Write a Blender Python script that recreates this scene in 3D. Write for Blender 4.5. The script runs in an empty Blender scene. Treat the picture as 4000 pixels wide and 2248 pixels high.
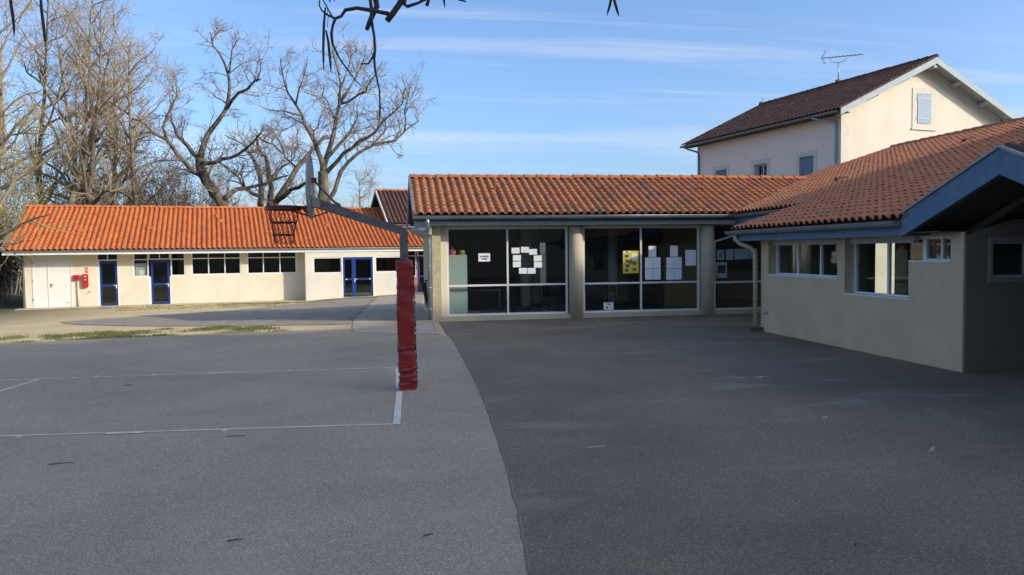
import bpy, math, random
import numpy as np
from mathutils import Vector, Matrix

# ------------------------------------------------------------------ scene, camera, sky, sun
scene = bpy.context.scene
COL = scene.collection
R = math.radians

cam_d = bpy.data.cameras.new('camera')
cam_d.sensor_width = 36.0
cam_d.lens = 36.0 * 3100 / 4000
cam_d.clip_start = 0.05
cam_d.clip_end = 3000
cam = bpy.data.objects.new('camera', cam_d)
COL.objects.link(cam)
CAM = Vector((0, 0, 1.95))
th, pit, rol = R(9.0), R(2.6), 0.0115
Fv = Vector((math.sin(th) * math.cos(pit), math.cos(th) * math.cos(pit), -math.sin(pit)))
Rv = Vector((math.cos(th), -math.sin(th), 0))
Uv = Rv.cross(Fv)
R2 = Rv * math.cos(rol) - Uv * math.sin(rol)
U2 = Uv * math.cos(rol) + Rv * math.sin(rol)
m3 = Matrix((R2, U2, -Fv)).transposed()
cam.matrix_world = Matrix.Translation(CAM) @ m3.to_4x4()
scene.camera = cam

SUN_EL, SUN_AZ = R(22.0), R(60.0)          # azimuth from -Y towards +X
S = Vector((math.cos(SUN_EL) * math.sin(SUN_AZ), -math.cos(SUN_EL) * math.cos(SUN_AZ), math.sin(SUN_EL)))
sun_d = bpy.data.lights.new('sun', 'SUN')
sun_d.energy = 2.05
sun_d.angle = R(0.55)
sun_d.color = (1.0, 0.90, 0.75)
sun = bpy.data.objects.new('sun', sun_d)
COL.objects.link(sun)
sun.rotation_euler = (-S).to_track_quat('-Z', 'Y').to_euler()
sun.location = S * 60

world = bpy.data.worlds.new('World')
scene.world = world
world.use_nodes = True
nt = world.node_tree
nt.nodes.clear()
wo = nt.nodes.new('ShaderNodeOutputWorld')
bg = nt.nodes.new('ShaderNodeBackground')
sky = nt.nodes.new('ShaderNodeTexSky')
sky.sky_type = 'NISHITA'
sky.sun_disc = False
sky.sun_elevation = SUN_EL
sky.sun_rotation = math.atan2(S.x, S.y)
sky.altitude = 50
sky.air_density = 0.8
sky.dust_density = 2.6
sky.ozone_density = 4.4
bg.inputs['Strength'].default_value = 0.15
# thin cirrus streaks high up: noise on the plane of the cloud layer, drawn out along one heading
tc = nt.nodes.new('ShaderNodeTexCoord')
sep = nt.nodes.new('ShaderNodeSeparateXYZ')
nt.links.new(tc.outputs['Generated'], sep.inputs[0])
mx = nt.nodes.new('ShaderNodeMath'); mx.operation = 'MAXIMUM'; mx.inputs[1].default_value = 0.03
nt.links.new(sep.outputs['Z'], mx.inputs[0])
adz = nt.nodes.new('ShaderNodeMath'); adz.operation = 'ADD'; adz.inputs[1].default_value = 0.06
nt.links.new(mx.outputs[0], adz.inputs[0])
dv = nt.nodes.new('ShaderNodeVectorMath'); dv.operation = 'DIVIDE'
cb = nt.nodes.new('ShaderNodeCombineXYZ')
for i in range(3):
    nt.links.new(adz.outputs[0], cb.inputs[i])
nt.links.new(tc.outputs['Generated'], dv.inputs[0])
nt.links.new(cb.outputs[0], dv.inputs[1])
def cloud_layer(rot, sc, nscale, lo, hi, seed, dist):
    mp = nt.nodes.new('ShaderNodeMapping')
    mp.inputs['Rotation'].default_value = (0, 0, rot)
    mp.inputs['Scale'].default_value = sc
    mp.inputs['Location'].default_value = (seed, seed * 0.37, 0)
    nt.links.new(dv.outputs[0], mp.inputs[0])
    nz = nt.nodes.new('ShaderNodeTexNoise')
    nz.inputs['Scale'].default_value = nscale
    nz.inputs['Detail'].default_value = 7
    nz.inputs['Roughness'].default_value = 0.58
    nz.inputs['Distortion'].default_value = dist
    nt.links.new(mp.outputs[0], nz.inputs['Vector'])
    rp = nt.nodes.new('ShaderNodeValToRGB')
    rp.color_ramp.elements[0].position = lo
    rp.color_ramp.elements[1].position = hi
    nt.links.new(nz.outputs['Fac'], rp.inputs[0])
    return rp
c1 = cloud_layer(R(-10), (0.22, 1.1, 1), 1.1, 0.49, 0.80, 3.7, 0.6)
c2 = cloud_layer(R(-14), (0.30, 2.4, 1), 1.3, 0.54, 0.80, 8.3, 0.35)
ml = nt.nodes.new('ShaderNodeMath'); ml.operation = 'MAXIMUM'
nt.links.new(c1.outputs[0], ml.inputs[0]); nt.links.new(c2.outputs[0], ml.inputs[1])
ms = nt.nodes.new('ShaderNodeMath'); ms.operation = 'MULTIPLY'; ms.inputs[1].default_value = 0.40
nt.links.new(ml.outputs[0], ms.inputs[0])
mixc = nt.nodes.new('ShaderNodeMix'); mixc.data_type = 'RGBA'
nt.links.new(ms.outputs[0], mixc.inputs['Factor'])
nt.links.new(sky.outputs[0], mixc.inputs['A'])
mixc.inputs['B'].default_value = (3.3, 3.4, 3.5, 1)
nt.links.new(mixc.outputs['Result'], bg.inputs['Color'])
nt.links.new(bg.outputs[0], wo.inputs[0])

vs = scene.view_settings
vs.view_transform = 'Standard'
vs.look = 'None'
vs.exposure = 0.90
vs.gamma = 1.0
vs.use_curve_mapping = False

# ------------------------------------------------------------------ materials
MATS = {}
def nodes_of(name):
    m = bpy.data.materials.new(name)
    m.use_nodes = True
    t = m.node_tree
    b = t.nodes['Principled BSDF']
    MATS[name] = m
    return m, t, b
def N(t, kind, **kw):
    n = t.nodes.new(kind)
    for k, v in kw.items():
        if k in n.inputs: n.inputs[k].default_value = v
        else: setattr(n, k, v)
    return n
def mixrgb(t, fac, a, b, mode='MIX'):
    n = t.nodes.new('ShaderNodeMix'); n.data_type = 'RGBA'; n.blend_type = mode
    for k, v in (('Factor', fac), ('A', a), ('B', b)):
        if hasattr(v, 'links'): t.links.new(v, n.inputs[k])
        elif k == 'Factor': n.inputs[k].default_value = v
        else: n.inputs[k].default_value = (*v[:3], 1)
    return n.outputs['Result']
def ramp(t, src, stops):
    n = t.nodes.new('ShaderNodeValToRGB')
    e = n.color_ramp.elements
    while len(e) < len(stops): e.new(0.5)
    for i, (p, c) in enumerate(stops):
        e[i].position = p
        e[i].color = (*c, 1) if isinstance(c, tuple) else (c, c, c, 1)
    t.links.new(src, n.inputs[0])
    return n.outputs[0]
def coords(t, kind='Object', scale=(1, 1, 1), rot=(0, 0, 0)):
    c = t.nodes.new('ShaderNodeTexCoord')
    mp = t.nodes.new('ShaderNodeMapping')
    mp.inputs['Scale'].default_value = scale
    mp.inputs['Rotation'].default_value = rot
    t.links.new(c.outputs[kind], mp.inputs[0])
    return mp.outputs[0]
def noise(t, vec, scale, detail=4, rough=0.55, dist=0.0):
    n = N(t, 'ShaderNodeTexNoise', Scale=scale, Detail=detail, Roughness=rough, Distortion=dist)
    t.links.new(vec, n.inputs['Vector'])
    return n.outputs['Fac']
def bump(t, b, h, strength, dist=0.01):
    n = N(t, 'ShaderNodeBump', Strength=strength, Distance=dist)
    t.links.new(h, n.inputs['Height'])
    t.links.new(n.outputs[0], b.inputs['Normal'])
def pm(name, col, var=0.12, scale=3.0, rough=0.8, bstr=0.0, bscale=80, metal=0.0, dirt=None, dirt_amt=0.5, spec=0.5):
    m, t, b = nodes_of(name)
    v = coords(t)
    n1 = noise(t, v, scale, 5)
    lo = tuple(c * (1 - var) for c in col); hi = tuple(min(1, c * (1 + var)) for c in col)
    c = ramp(t, n1, [(0.3, lo), (0.7, hi)])
    if dirt:
        n2 = noise(t, v, scale * 0.35 + 0.3, 6, 0.65, 0.6)
        f = ramp(t, n2, [(0.45, 0.0), (0.75, dirt_amt)])
        c = mixrgb(t, f, c, dirt)
    t.links.new(c, b.inputs['Base Color'])
    b.inputs['Roughness'].default_value = rough
    b.inputs['Metallic'].default_value = metal
    b.inputs['Specular IOR Level'].default_value = spec
    if bstr:
        bump(t, b, noise(t, v, bscale, 3, 0.6), bstr)
    return m

def asphalt(name, dark, light, warm, speck, stain):
    m, t, b = nodes_of(name)
    v = coords(t)
    big = noise(t, v, 0.35, 6, 0.62, 0.4)
    c = ramp(t, big, [(0.28, dark), (0.72, light)])
    mid = noise(t, v, 2.3, 5, 0.6)
    c = mixrgb(t, ramp(t, mid, [(0.45, 0.0), (0.8, 0.45)]), c, warm)
    vo = N(t, 'ShaderNodeTexVoronoi', Scale=120.0)
    t.links.new(v, vo.inputs['Vector'])
    sepc = t.nodes.new('ShaderNodeSeparateColor')
    t.links.new(vo.outputs['Color'], sepc.inputs[0])
    c = mixrgb(t, 1.0, c, ramp(t, sepc.outputs[0], [(0.0, 0.62), (0.55, 0.95), (0.88, 1.15), (1.0, speck)]), 'MULTIPLY')
    # pale scuffs, longer across the yard than along it
    v2 = coords(t, 'Object', (0.55, 1.5, 1))
    sc = noise(t, v2, 0.9, 4, 0.5, 0.3)
    c = mixrgb(t, ramp(t, sc, [(0.57, 0.0), (0.76, stain)]), c, (0.46, 0.385, 0.28))
    t.links.new(c, b.inputs['Base Color'])
    b.inputs['Roughness'].default_value = 0.88
    b.inputs['Specular IOR Level'].default_value = 0.35
    bump(t, b, vo.outputs['Distance'], 0.55, 0.006)
    return m
asphalt('asphalt_court', (0.335, 0.265, 0.178), (0.49, 0.392, 0.268), (0.44, 0.345, 0.23), 1.7, 0.55)
asphalt('asphalt_yard', (0.155, 0.120, 0.080), (0.262, 0.204, 0.136), (0.24, 0.185, 0.12), 2.0, 0.40)

def sand_mat():
    m, t, b = nodes_of('sand')
    v = coords(t)
    a = noise(t, v, 0.5, 6, 0.6, 0.5)
    c = ramp(t, a, [(0.3, (0.56, 0.43, 0.22)), (0.7, (0.74, 0.57, 0.30))])
    g = noise(t, v, 14, 6, 0.7)
    c = mixrgb(t, 1.0, c, ramp(t, g, [(0.3, 0.72), (0.7, 1.2)]), 'MULTIPLY')
    # leaf litter and weeds
    l = noise(t, coords(t, 'Object', (1, 2, 1)), 5.0, 5, 0.7)
    c = mixrgb(t, ramp(t, l, [(0.66, 0.0), (0.74, 0.7)]), c, (0.10, 0.075, 0.04))
    w = noise(t, v, 0.22, 4, 0.6)
    c = mixrgb(t, ramp(t, w, [(0.60, 0.0), (0.72, 0.35)]), c, (0.12, 0.15, 0.05))
    # woodland floor far from the school
    sp = t.nodes.new('ShaderNodeSeparateXYZ'); t.links.new(coords(t), sp.inputs[0])
    far = ramp(t, N_math(t, 'MULTIPLY_ADD', sp.outputs['X'], -0.1, -1.05), [(0.0, 0.0), (0.6, 1.0)])
    far2 = ramp(t, N_math(t, 'MULTIPLY_ADD', sp.outputs['Y'], 0.05, -2.2), [(0.0, 0.0), (0.4, 1.0)])
    fm = N_math(t, 'MAXIMUM', far, far2)
    wood = ramp(t, noise(t, v, 1.4, 6, 0.65), [(0.35, (0.055, 0.04, 0.022)), (0.6, (0.06, 0.075, 0.025)), (0.8, (0.09, 0.065, 0.035))])
    c = mixrgb(t, fm, c, wood)
    t.links.new(c, b.inputs['Base Color'])
    b.inputs['Roughness'].default_value = 0.95
    bump(t, b, g, 0.5, 0.03)
def N_math(t, op, a, b_=0.0, c_=0.0):
    n = t.nodes.new('ShaderNodeMath'); n.operation = op
    for i, x in enumerate((a, b_, c_)):
        if hasattr(x, 'links'): t.links.new(x, n.inputs[i])
        else: n.inputs[i].default_value = x
    return n.outputs[0]
sand_mat()

def tile_mat(name, stops, moss, moss_amt, patina, pat_amt):
    m, t, b = nodes_of(name)
    at = t.nodes.new('ShaderNodeAttribute'); at.attribute_name = 'rnd'
    oi = t.nodes.new('ShaderNodeObjectInfo')
    s = N_math(t, 'FRACT', N_math(t, 'ADD', at.outputs['Fac'], oi.outputs['Random']))
    c = ramp(t, s, stops)
    g = t.nodes.new('ShaderNodeNewGeometry')
    pos = g.outputs['Position']
    n1 = noise(t, pos, 7.0, 5, 0.65)
    c = mixrgb(t, ramp(t, n1, [(0.40, 0.0), (0.68, pat_amt)]), c, patina)
    n2 = noise(t, pos, 1.3, 5, 0.6)
    n3 = noise(t, pos, 26.0, 3, 0.6)
    mm = N_math(t, 'MULTIPLY', ramp(t, n2, [(0.42, 0.0), (0.66, 1.0)]), ramp(t, n3, [(0.48, 0.0), (0.62, moss_amt)]))
    c = mixrgb(t, mm, c, moss)
    t.links.new(c, b.inputs['Base Color'])
    b.inputs['Roughness'].default_value = 0.85
    b.inputs['Specular IOR Level'].default_value = 0.3
    bump(t, b, n3, 0.25, 0.006)
tile_mat('tile_aged', [(0.0, (0.45, 0.155, 0.060)), (0.35, (0.56, 0.200, 0.068)), (0.72, (0.48, 0.175, 0.070)), (0.92, (0.36, 0.150, 0.078)), (1.0, (0.24, 0.14, 0.095))],
         (0.13, 0.115, 0.055), 0.7, (0.27, 0.175, 0.105), 0.6)
tile_mat('tile_wing', [(0.0, (0.42, 0.155, 0.07)), (0.5, (0.52, 0.190, 0.078)), (1.0, (0.39, 0.155, 0.082))],
         (0.10, 0.08, 0.05), 0.45, (0.23, 0.13, 0.085), 0.45)
tile_mat('tile_new', [(0.0, (0.50, 0.140, 0.042)), (0.5, (0.60, 0.185, 0.055)), (1.0, (0.46, 0.130, 0.045))],
         (0.30, 0.10, 0.04), 0.3, (0.48, 0.13, 0.045), 0.3)
tile_mat('tile_brown', [(0.0, (0.120, 0.055, 0.036)), (0.5, (0.150, 0.070, 0.046)), (1.0, (0.095, 0.048, 0.036))],
         (0.06, 0.05, 0.035), 0.7, (0.085, 0.052, 0.040), 0.5)
tile_mat('ridge_tile', [(0.0, (0.50, 0.15, 0.05)), (0.6, (0.44, 0.135, 0.052)), (1.0, (0.34, 0.12, 0.06))],
         (0.13, 0.10, 0.05), 0.7, (0.30, 0.13, 0.07), 0.45)

pm('plaster_cream', (0.71, 0.65, 0.50), 0.05, 1.2, 0.9, 0.35, 55, dirt=(0.46, 0.41, 0.30), dirt_amt=0.18)
pm('plaster_block', (0.69, 0.64, 0.54), 0.05, 1.2, 0.9, 0.35, 55, dirt=(0.50, 0.46, 0.37), dirt_amt=0.18)
pm('plaster_beige', (0.54, 0.46, 0.33), 0.08, 1.5, 0.9, 0.5, 60, dirt=(0.27, 0.24, 0.18), dirt_amt=0.4)
pm('roughcast', (0.55, 0.47, 0.29), 0.12, 9, 0.95, 1.0, 34, dirt=(0.34, 0.29, 0.18), dirt_amt=0.55)
pm('plaster_grey', (0.60, 0.445, 0.29), 0.09, 1.6, 0.95, 1.0, 38, dirt=(0.47, 0.345, 0.225), dirt_amt=0.4)
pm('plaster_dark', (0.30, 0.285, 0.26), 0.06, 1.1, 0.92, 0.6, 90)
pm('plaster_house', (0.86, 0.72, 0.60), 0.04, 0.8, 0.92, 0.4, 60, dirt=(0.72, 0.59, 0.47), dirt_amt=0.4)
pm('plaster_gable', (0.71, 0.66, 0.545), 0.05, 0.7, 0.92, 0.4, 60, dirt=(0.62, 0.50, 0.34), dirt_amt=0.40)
pm('stone_trim', (0.66, 0.60, 0.51), 0.05, 2, 0.9, 0.2, 60)
pm('plaster_pink', (0.40, 0.20, 0.155), 0.08, 2, 0.9, 0.3, 60)
pm('red_wall', (0.26, 0.06, 0.045), 0.1, 3, 0.85)
pm('concrete', (0.43, 0.35, 0.25), 0.10, 1.3, 0.92, 0.4, 60, dirt=(0.31, 0.25, 0.175), dirt_amt=0.5)
pm('concrete_edge', (0.49, 0.40, 0.285), 0.10, 2.3, 0.92, 0.4, 60, dirt=(0.31, 0.25, 0.17), dirt_amt=0.5)
pm('gravel_shade', (0.345, 0.285, 0.21), 0.22, 3.0, 0.95, 0.6, 30, dirt=(0.20, 0.155, 0.10), dirt_amt=0.5)  # tone carries the stones and the shade over them
pm('drain_dark', (0.13, 0.11, 0.085), 0.2, 9, 0.9, 0.5, 40)
pm('porch_shade', (0.23, 0.185, 0.135), 0.08, 1.1, 0.92, 0.6, 90)  # wing plaster darkened: porch shade put into the colour
pm('zinc', (0.36, 0.40, 0.42), 0.14, 4, 0.42, 0.0, metal=0.65, dirt=(0.24, 0.26, 0.27), dirt_amt=0.5)
pm('zinc_dull', (0.26, 0.28, 0.29), 0.14, 4, 0.55, 0.0, metal=0.4, dirt=(0.17, 0.18, 0.18), dirt_amt=0.6)
pm('galvanised', (0.125, 0.125, 0.120), 0.30, 16, 0.6, 0.06, 40, metal=0.35, dirt=(0.21, 0.205, 0.19), dirt_amt=0.5)
pm('galvanised_board', (0.30, 0.30, 0.285), 0.12, 14, 0.6, metal=0.3)
pm('blue_fascia', (0.095, 0.165, 0.255), 0.15, 5, 0.75, 0.15, 30, dirt=(0.16, 0.20, 0.235), dirt_amt=0.6)
pm('blue_fascia_pale', (0.56, 0.64, 0.66), 0.12, 6, 0.7, 0.15, 30, dirt=(0.55, 0.48, 0.38), dirt_amt=0.55)
pm('blue_grey_wood', (0.36, 0.43, 0.45), 0.12, 5, 0.75, 0.2, 30, dirt=(0.50, 0.48, 0.42), dirt_amt=0.5)
pm('shutter_blue', (0.33, 0.42, 0.52), 0.08, 6, 0.7)
pm('shutter_dark', (0.14, 0.21, 0.29), 0.08, 6, 0.7)
pm('blue_door', (0.009, 0.042, 0.20), 0.10, 5, 0.35)
pm('white_pvc', (0.74, 0.74, 0.72), 0.04, 3, 0.45)
pm('white_paint', (0.76, 0.74, 0.68), 0.04, 2, 0.6, dirt=(0.62, 0.59, 0.50), dirt_amt=0.25)
pm('frame_grey', (0.48, 0.46, 0.44), 0.05, 3, 0.5)
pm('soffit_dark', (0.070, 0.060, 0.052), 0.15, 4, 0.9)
pm('soffit_board', (0.42, 0.44, 0.44), 0.08, 4, 0.8)
pm('deck_dark', (0.11, 0.065, 0.045), 0.2, 4, 0.95)
pm('red_plastic', (0.52, 0.020, 0.018), 0.06, 4, 0.4)
pm('red_metal', (0.16, 0.020, 0.018), 0.25, 12, 0.55, dirt=(0.09, 0.035, 0.025), dirt_amt=0.6)
pm('net_cord', (0.09, 0.020, 0.020), 0.2, 20, 0.8)
pm('black_rubber', (0.018, 0.018, 0.020), 0.2, 8, 0.6)
pm('black_plastic', (0.03, 0.03, 0.032), 0.2, 8, 0.45)
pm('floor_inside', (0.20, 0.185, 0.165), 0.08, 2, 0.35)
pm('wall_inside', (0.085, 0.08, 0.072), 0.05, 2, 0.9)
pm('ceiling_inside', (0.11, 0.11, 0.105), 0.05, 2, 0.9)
pm('wall_warm', (0.44, 0.38, 0.26), 0.05, 2, 0.9)
pm('column_inside', (0.42, 0.45, 0.44), 0.05, 2, 0.8)
pm('column_base', (0.02, 0.045, 0.11), 0.05, 2, 0.6)
pm('wood_dark', (0.06, 0.04, 0.028), 0.2, 6, 0.6)
pm('cabinet_paint', (0.56, 0.60, 0.53), 0.03, 2, 0.5)
pm('pink_cloth', (0.72, 0.12, 0.22), 0.2, 9, 0.9)
pm('yellow_card', (0.70, 0.58, 0.03), 0.05, 5, 0.7)
pm('white_card', (0.84, 0.84, 0.82), 0.03, 5, 0.7)
pm('photo_print', (0.10, 0.11, 0.13), 0.9, 22, 0.4)
pm('ink', (0.10, 0.08, 0.10), 0.1, 5, 0.8)
pm('ink_red', (0.45, 0.06, 0.05), 0.1, 5, 0.8)
pm('line_paint', (0.82, 0.70, 0.53), 0.15, 14, 0.85, dirt=(0.42, 0.345, 0.245), dirt_amt=0.75)
pm('chalk', (0.52, 0.45, 0.35), 0.2, 25, 0.9, dirt=(0.20, 0.16, 0.11), dirt_amt=0.9)
pm('seam', (0.27, 0.20, 0.125), 0.25, 8, 0.95, dirt=(0.07, 0.065, 0.055), dirt_amt=0.8)
pm('bark_oak', (0.085, 0.070, 0.050), 0.4, 3.2, 0.95, 1.0, 11, dirt=(0.30, 0.27, 0.18), dirt_amt=0.8)
pm('bark_wood', (0.18, 0.145, 0.10), 0.3, 2.2, 0.95, 0.6, 9, dirt=(0.30, 0.26, 0.17), dirt_amt=0.7)
pm('twig_oak', (0.26, 0.215, 0.16), 0.2, 1.0, 0.9)
pm('twig_wood', (0.38, 0.295, 0.19), 0.2, 0.8, 0.9)
pm('twig_willow', (0.34, 0.27, 0.12), 0.2, 0.8, 0.9)
pm('bark_catalpa', (0.052, 0.045, 0.040), 0.3, 20, 0.9, 0.5, 60, dirt=(0.075, 0.066, 0.052), dirt_amt=0.5)
pm('pod', (0.030, 0.022, 0.018), 0.2, 20, 0.7)
pm('fallen_bark', (0.10, 0.075, 0.05), 0.3, 20, 0.9)
pm('leaf_olive', (0.165, 0.150, 0.062), 0.3, 1.5, 0.85)
pm('leaf_rust', (0.215, 0.105, 0.055), 0.35, 1.5, 0.85)
pm('leaf_dark', (0.035, 0.042, 0.020), 0.3, 1.5, 0.85)
pm('grass', (0.150, 0.170, 0.055), 0.35, 1.8, 0.9)
pm('lichen', (0.45, 0.33, 0.06), 0.3, 9, 0.95)

def glass_mat(name, tint, ior):
    m, t, b = nodes_of(name)
    t.nodes.remove(b)
    out = t.nodes['Material Output']
    lw = N(t, 'ShaderNodeLayerWeight', Blend=0.5)
    fr = N_math(t, 'MULTIPLY_ADD', N_math(t, 'POWER', lw.outputs['Facing'], 5.0), 0.96, ior)
    tr = N(t, 'ShaderNodeBsdfTransparent', Color=(*tint, 1))
    gl = N(t, 'ShaderNodeBsdfGlossy', Color=(0.9, 0.93, 0.95, 1), Roughness=0.015)
    mx_ = t.nodes.new('ShaderNodeMixShader')
    t.links.new(fr, mx_.inputs[0]); t.links.new(tr.outputs[0], mx_.inputs[1]); t.links.new(gl.outputs[0], mx_.inputs[2])
    t.links.new(mx_.outputs[0], out.inputs['Surface'])
glass_mat('glass', (0.86, 0.90, 0.89), 0.04)

def vinyl():
    m, t, b = nodes_of('red_vinyl')
    v = coords(t)
    n1 = noise(t, v, 5, 5, 0.6)
    c = ramp(t, n1, [(0.3, (0.20, 0.014, 0.012)), (0.7, (0.31, 0.020, 0.014))])
    sp = t.nodes.new('ShaderNodeSeparateXYZ'); t.links.new(coords(t), sp.inputs[0])
    worn = ramp(t, sp.outputs['Z'], [(0.0, 1.0), (0.62, 0.9), (0.72, 0.0)])
    cr = noise(t, coords(t, 'Object', (1, 1, 4)), 9, 6, 0.72, 0.8)
    k = N_math(t, 'MULTIPLY', ramp(t, cr, [(0.60, 0.0), (0.70, 0.75)]), worn)
    c = mixrgb(t, k, c, (0.30, 0.22, 0.21))
    t.links.new(c, b.inputs['Base Color'])
    b.inputs['Roughness'].default_value = 0.42
vinyl()

def print_mat(name, paper, dark, rows):
    m, t, b = nodes_of(name)
    v = coords(t, 'Object')
    sp = t.nodes.new('ShaderNodeSeparateXYZ'); t.links.new(v, sp.inputs[0])
    row = N_math(t, 'FRACT', N_math(t, 'MULTIPLY', sp.outputs['Z'], rows))
    on = ramp(t, row, [(0.55, 0.0), (0.62, 1.0)])
    wv = t.nodes.new('ShaderNodeMapping'); wv.inputs['Scale'].default_value = (70, 1, rows)
    t.links.new(v, wv.inputs[0])
    g = ramp(t, noise(t, wv.outputs[0], 1.0, 2), [(0.50, 0.0), (0.56, 0.55)])
    c = mixrgb(t, N_math(t, 'MULTIPLY', on, g), paper, dark)
    t.links.new(c, b.inputs['Base Color'])
    b.inputs['Roughness'].default_value = 0.75
print_mat('paper_text', (0.82, 0.83, 0.82), (0.25, 0.26, 0.30), 34)
print_mat('paper_drawing', (0.85, 0.86, 0.84), (0.40, 0.36, 0.38), 18)

# ------------------------------------------------------------------ mesh building
class MB:
    def __init__(self): self.v = []; self.f = []; self.sm = []
    def add(self, vs, fs, smooth=False):
        o = len(self.v); self.v += [tuple(p) for p in vs]
        for f in fs:
            self.f.append(tuple(i + o for i in f)); self.sm.append(smooth)
        return self
    def box(self, x0, x1, y0, y1, z0, z1):
        x0, x1 = min(x0, x1), max(x0, x1); y0, y1 = min(y0, y1), max(y0, y1); z0, z1 = min(z0, z1), max(z0, z1)
        return self.add([(x0, y0, z0), (x1, y0, z0), (x1, y1, z0), (x0, y1, z0), (x0, y0, z1), (x1, y0, z1), (x1, y1, z1), (x0, y1, z1)],
                        [(0, 3, 2, 1), (4, 5, 6, 7), (0, 1, 5, 4), (1, 2, 6, 5), (2, 3, 7, 6), (3, 0, 4, 7)])
    def bar(self, p, q, w, h, up=(0, 0, 1)):
        p, q = Vector(p), Vector(q); d = (q - p).normalized(); up = Vector(up)
        s = d.cross(up)
        if s.length < 1e-4: s = d.cross(Vector((1, 0, 0)))
        s.normalize(); n = s.cross(d).normalized()
        vs = [c + s * (a * w / 2) + n * (b * h / 2) for c in (p, q) for a, b in ((-1, -1), (1, -1), (1, 1), (-1, 1))]
        return self.add(vs, [(0, 1, 2, 3), (7, 6, 5, 4), (0, 4, 5, 1), (1, 5, 6, 2), (2, 6, 7, 3), (3, 7, 4, 0)])
    def prism(self, poly, vec):
        n = len(poly); vec = Vector(vec); a = [Vector(p) for p in poly]; b = [p + vec for p in a]
        return self.add(a + b, [tuple(range(n - 1, -1, -1)), tuple(range(n, 2 * n))] + [(i, (i + 1) % n, n + (i + 1) % n, n + i) for i in range(n)])
    def tube(self, pts, rad, sides=8, cap=True, smooth=True):
        pts = [Vector(p) for p in pts]; n = len(pts)
        if not hasattr(rad, '__len__'): rad = [rad] * n
        elif len(rad) == 2 and n != 2: rad = [rad[0] + (rad[1] - rad[0]) * i / (n - 1) for i in range(n)]
        vs = []; s = None
        for i, p in enumerate(pts):
            d = (pts[min(i + 1, n - 1)] - pts[max(i - 1, 0)]).normalized()
            if s is None:
                s = d.cross(Vector((0, 0, 1)))
                if s.length < 0.05: s = d.cross(Vector((1, 0, 0)))
            s = (s - d * s.dot(d)).normalized(); t = d.cross(s)
            for k in range(sides):
                a = 2 * math.pi * k / sides
                vs.append(p + (s * math.cos(a) + t * math.sin(a)) * rad[i])
        fs = [(i * sides + k, i * sides + (k + 1) % sides, (i + 1) * sides + (k + 1) % sides, (i + 1) * sides + k) for i in range(n - 1) for k in range(sides)]
        self.add(vs, fs, smooth)
        if cap:
            o = len(self.v) - n * sides
            self.f.append(tuple(o + k for k in range(sides - 1, -1, -1))); self.sm.append(False)
            self.f.append(tuple(o + (n - 1) * sides + k for k in range(sides))); self.sm.append(False)
        return self
    def mesh(self, name, off=(0, 0, 0)):
        me = bpy.data.meshes.new(name)
        ox, oy, oz = off
        me.from_pydata([(x - ox, y - oy, z - oz) for x, y, z in self.v], [], self.f)
        me.polygons.foreach_set('use_smooth', self.sm)
        me.update()
        return me

ORG = {}
def put(o, parent=None):
    COL.objects.link(o)
    if parent is not None: o.parent = parent
    return o
def tagit(o, label=None, cat=None, group=None, kind=None):
    if label: o['label'] = label
    if cat: o['category'] = cat
    if group: o['group'] = group
    if kind: o['kind'] = kind
    return o
def thing(name, label, cat, loc=(0, 0, 0), rot=0.0, group=None, org=None):
    o = bpy.data.objects.new(name, None)
    o.empty_display_size = 0.2
    put(o); o.location = loc; o.rotation_euler = (0, 0, rot)
    ORG[o.name] = tuple(loc) if org is None else org
    return tagit(o, label, cat, group)
def part(parent, name, mb, mat, label=None, kind=None, off=None):
    org = ORG[parent.name]
    me = mb.mesh(name, org if off is None else off)
    me.materials.append(MATS[mat])
    o = put(bpy.data.objects.new(name, me), parent)
    ORG[o.name] = org
    return tagit(o, label, None, None, kind)
def solo(name, mb, mat, label, cat, group=None, kind=None, off=(0, 0, 0)):
    me = mb.mesh(name, off); me.materials.append(MATS[mat])
    o = put(bpy.data.objects.new(name, me)); o.location = off
    ORG[o.name] = off
    return tagit(o, label, cat, group, kind)

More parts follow.
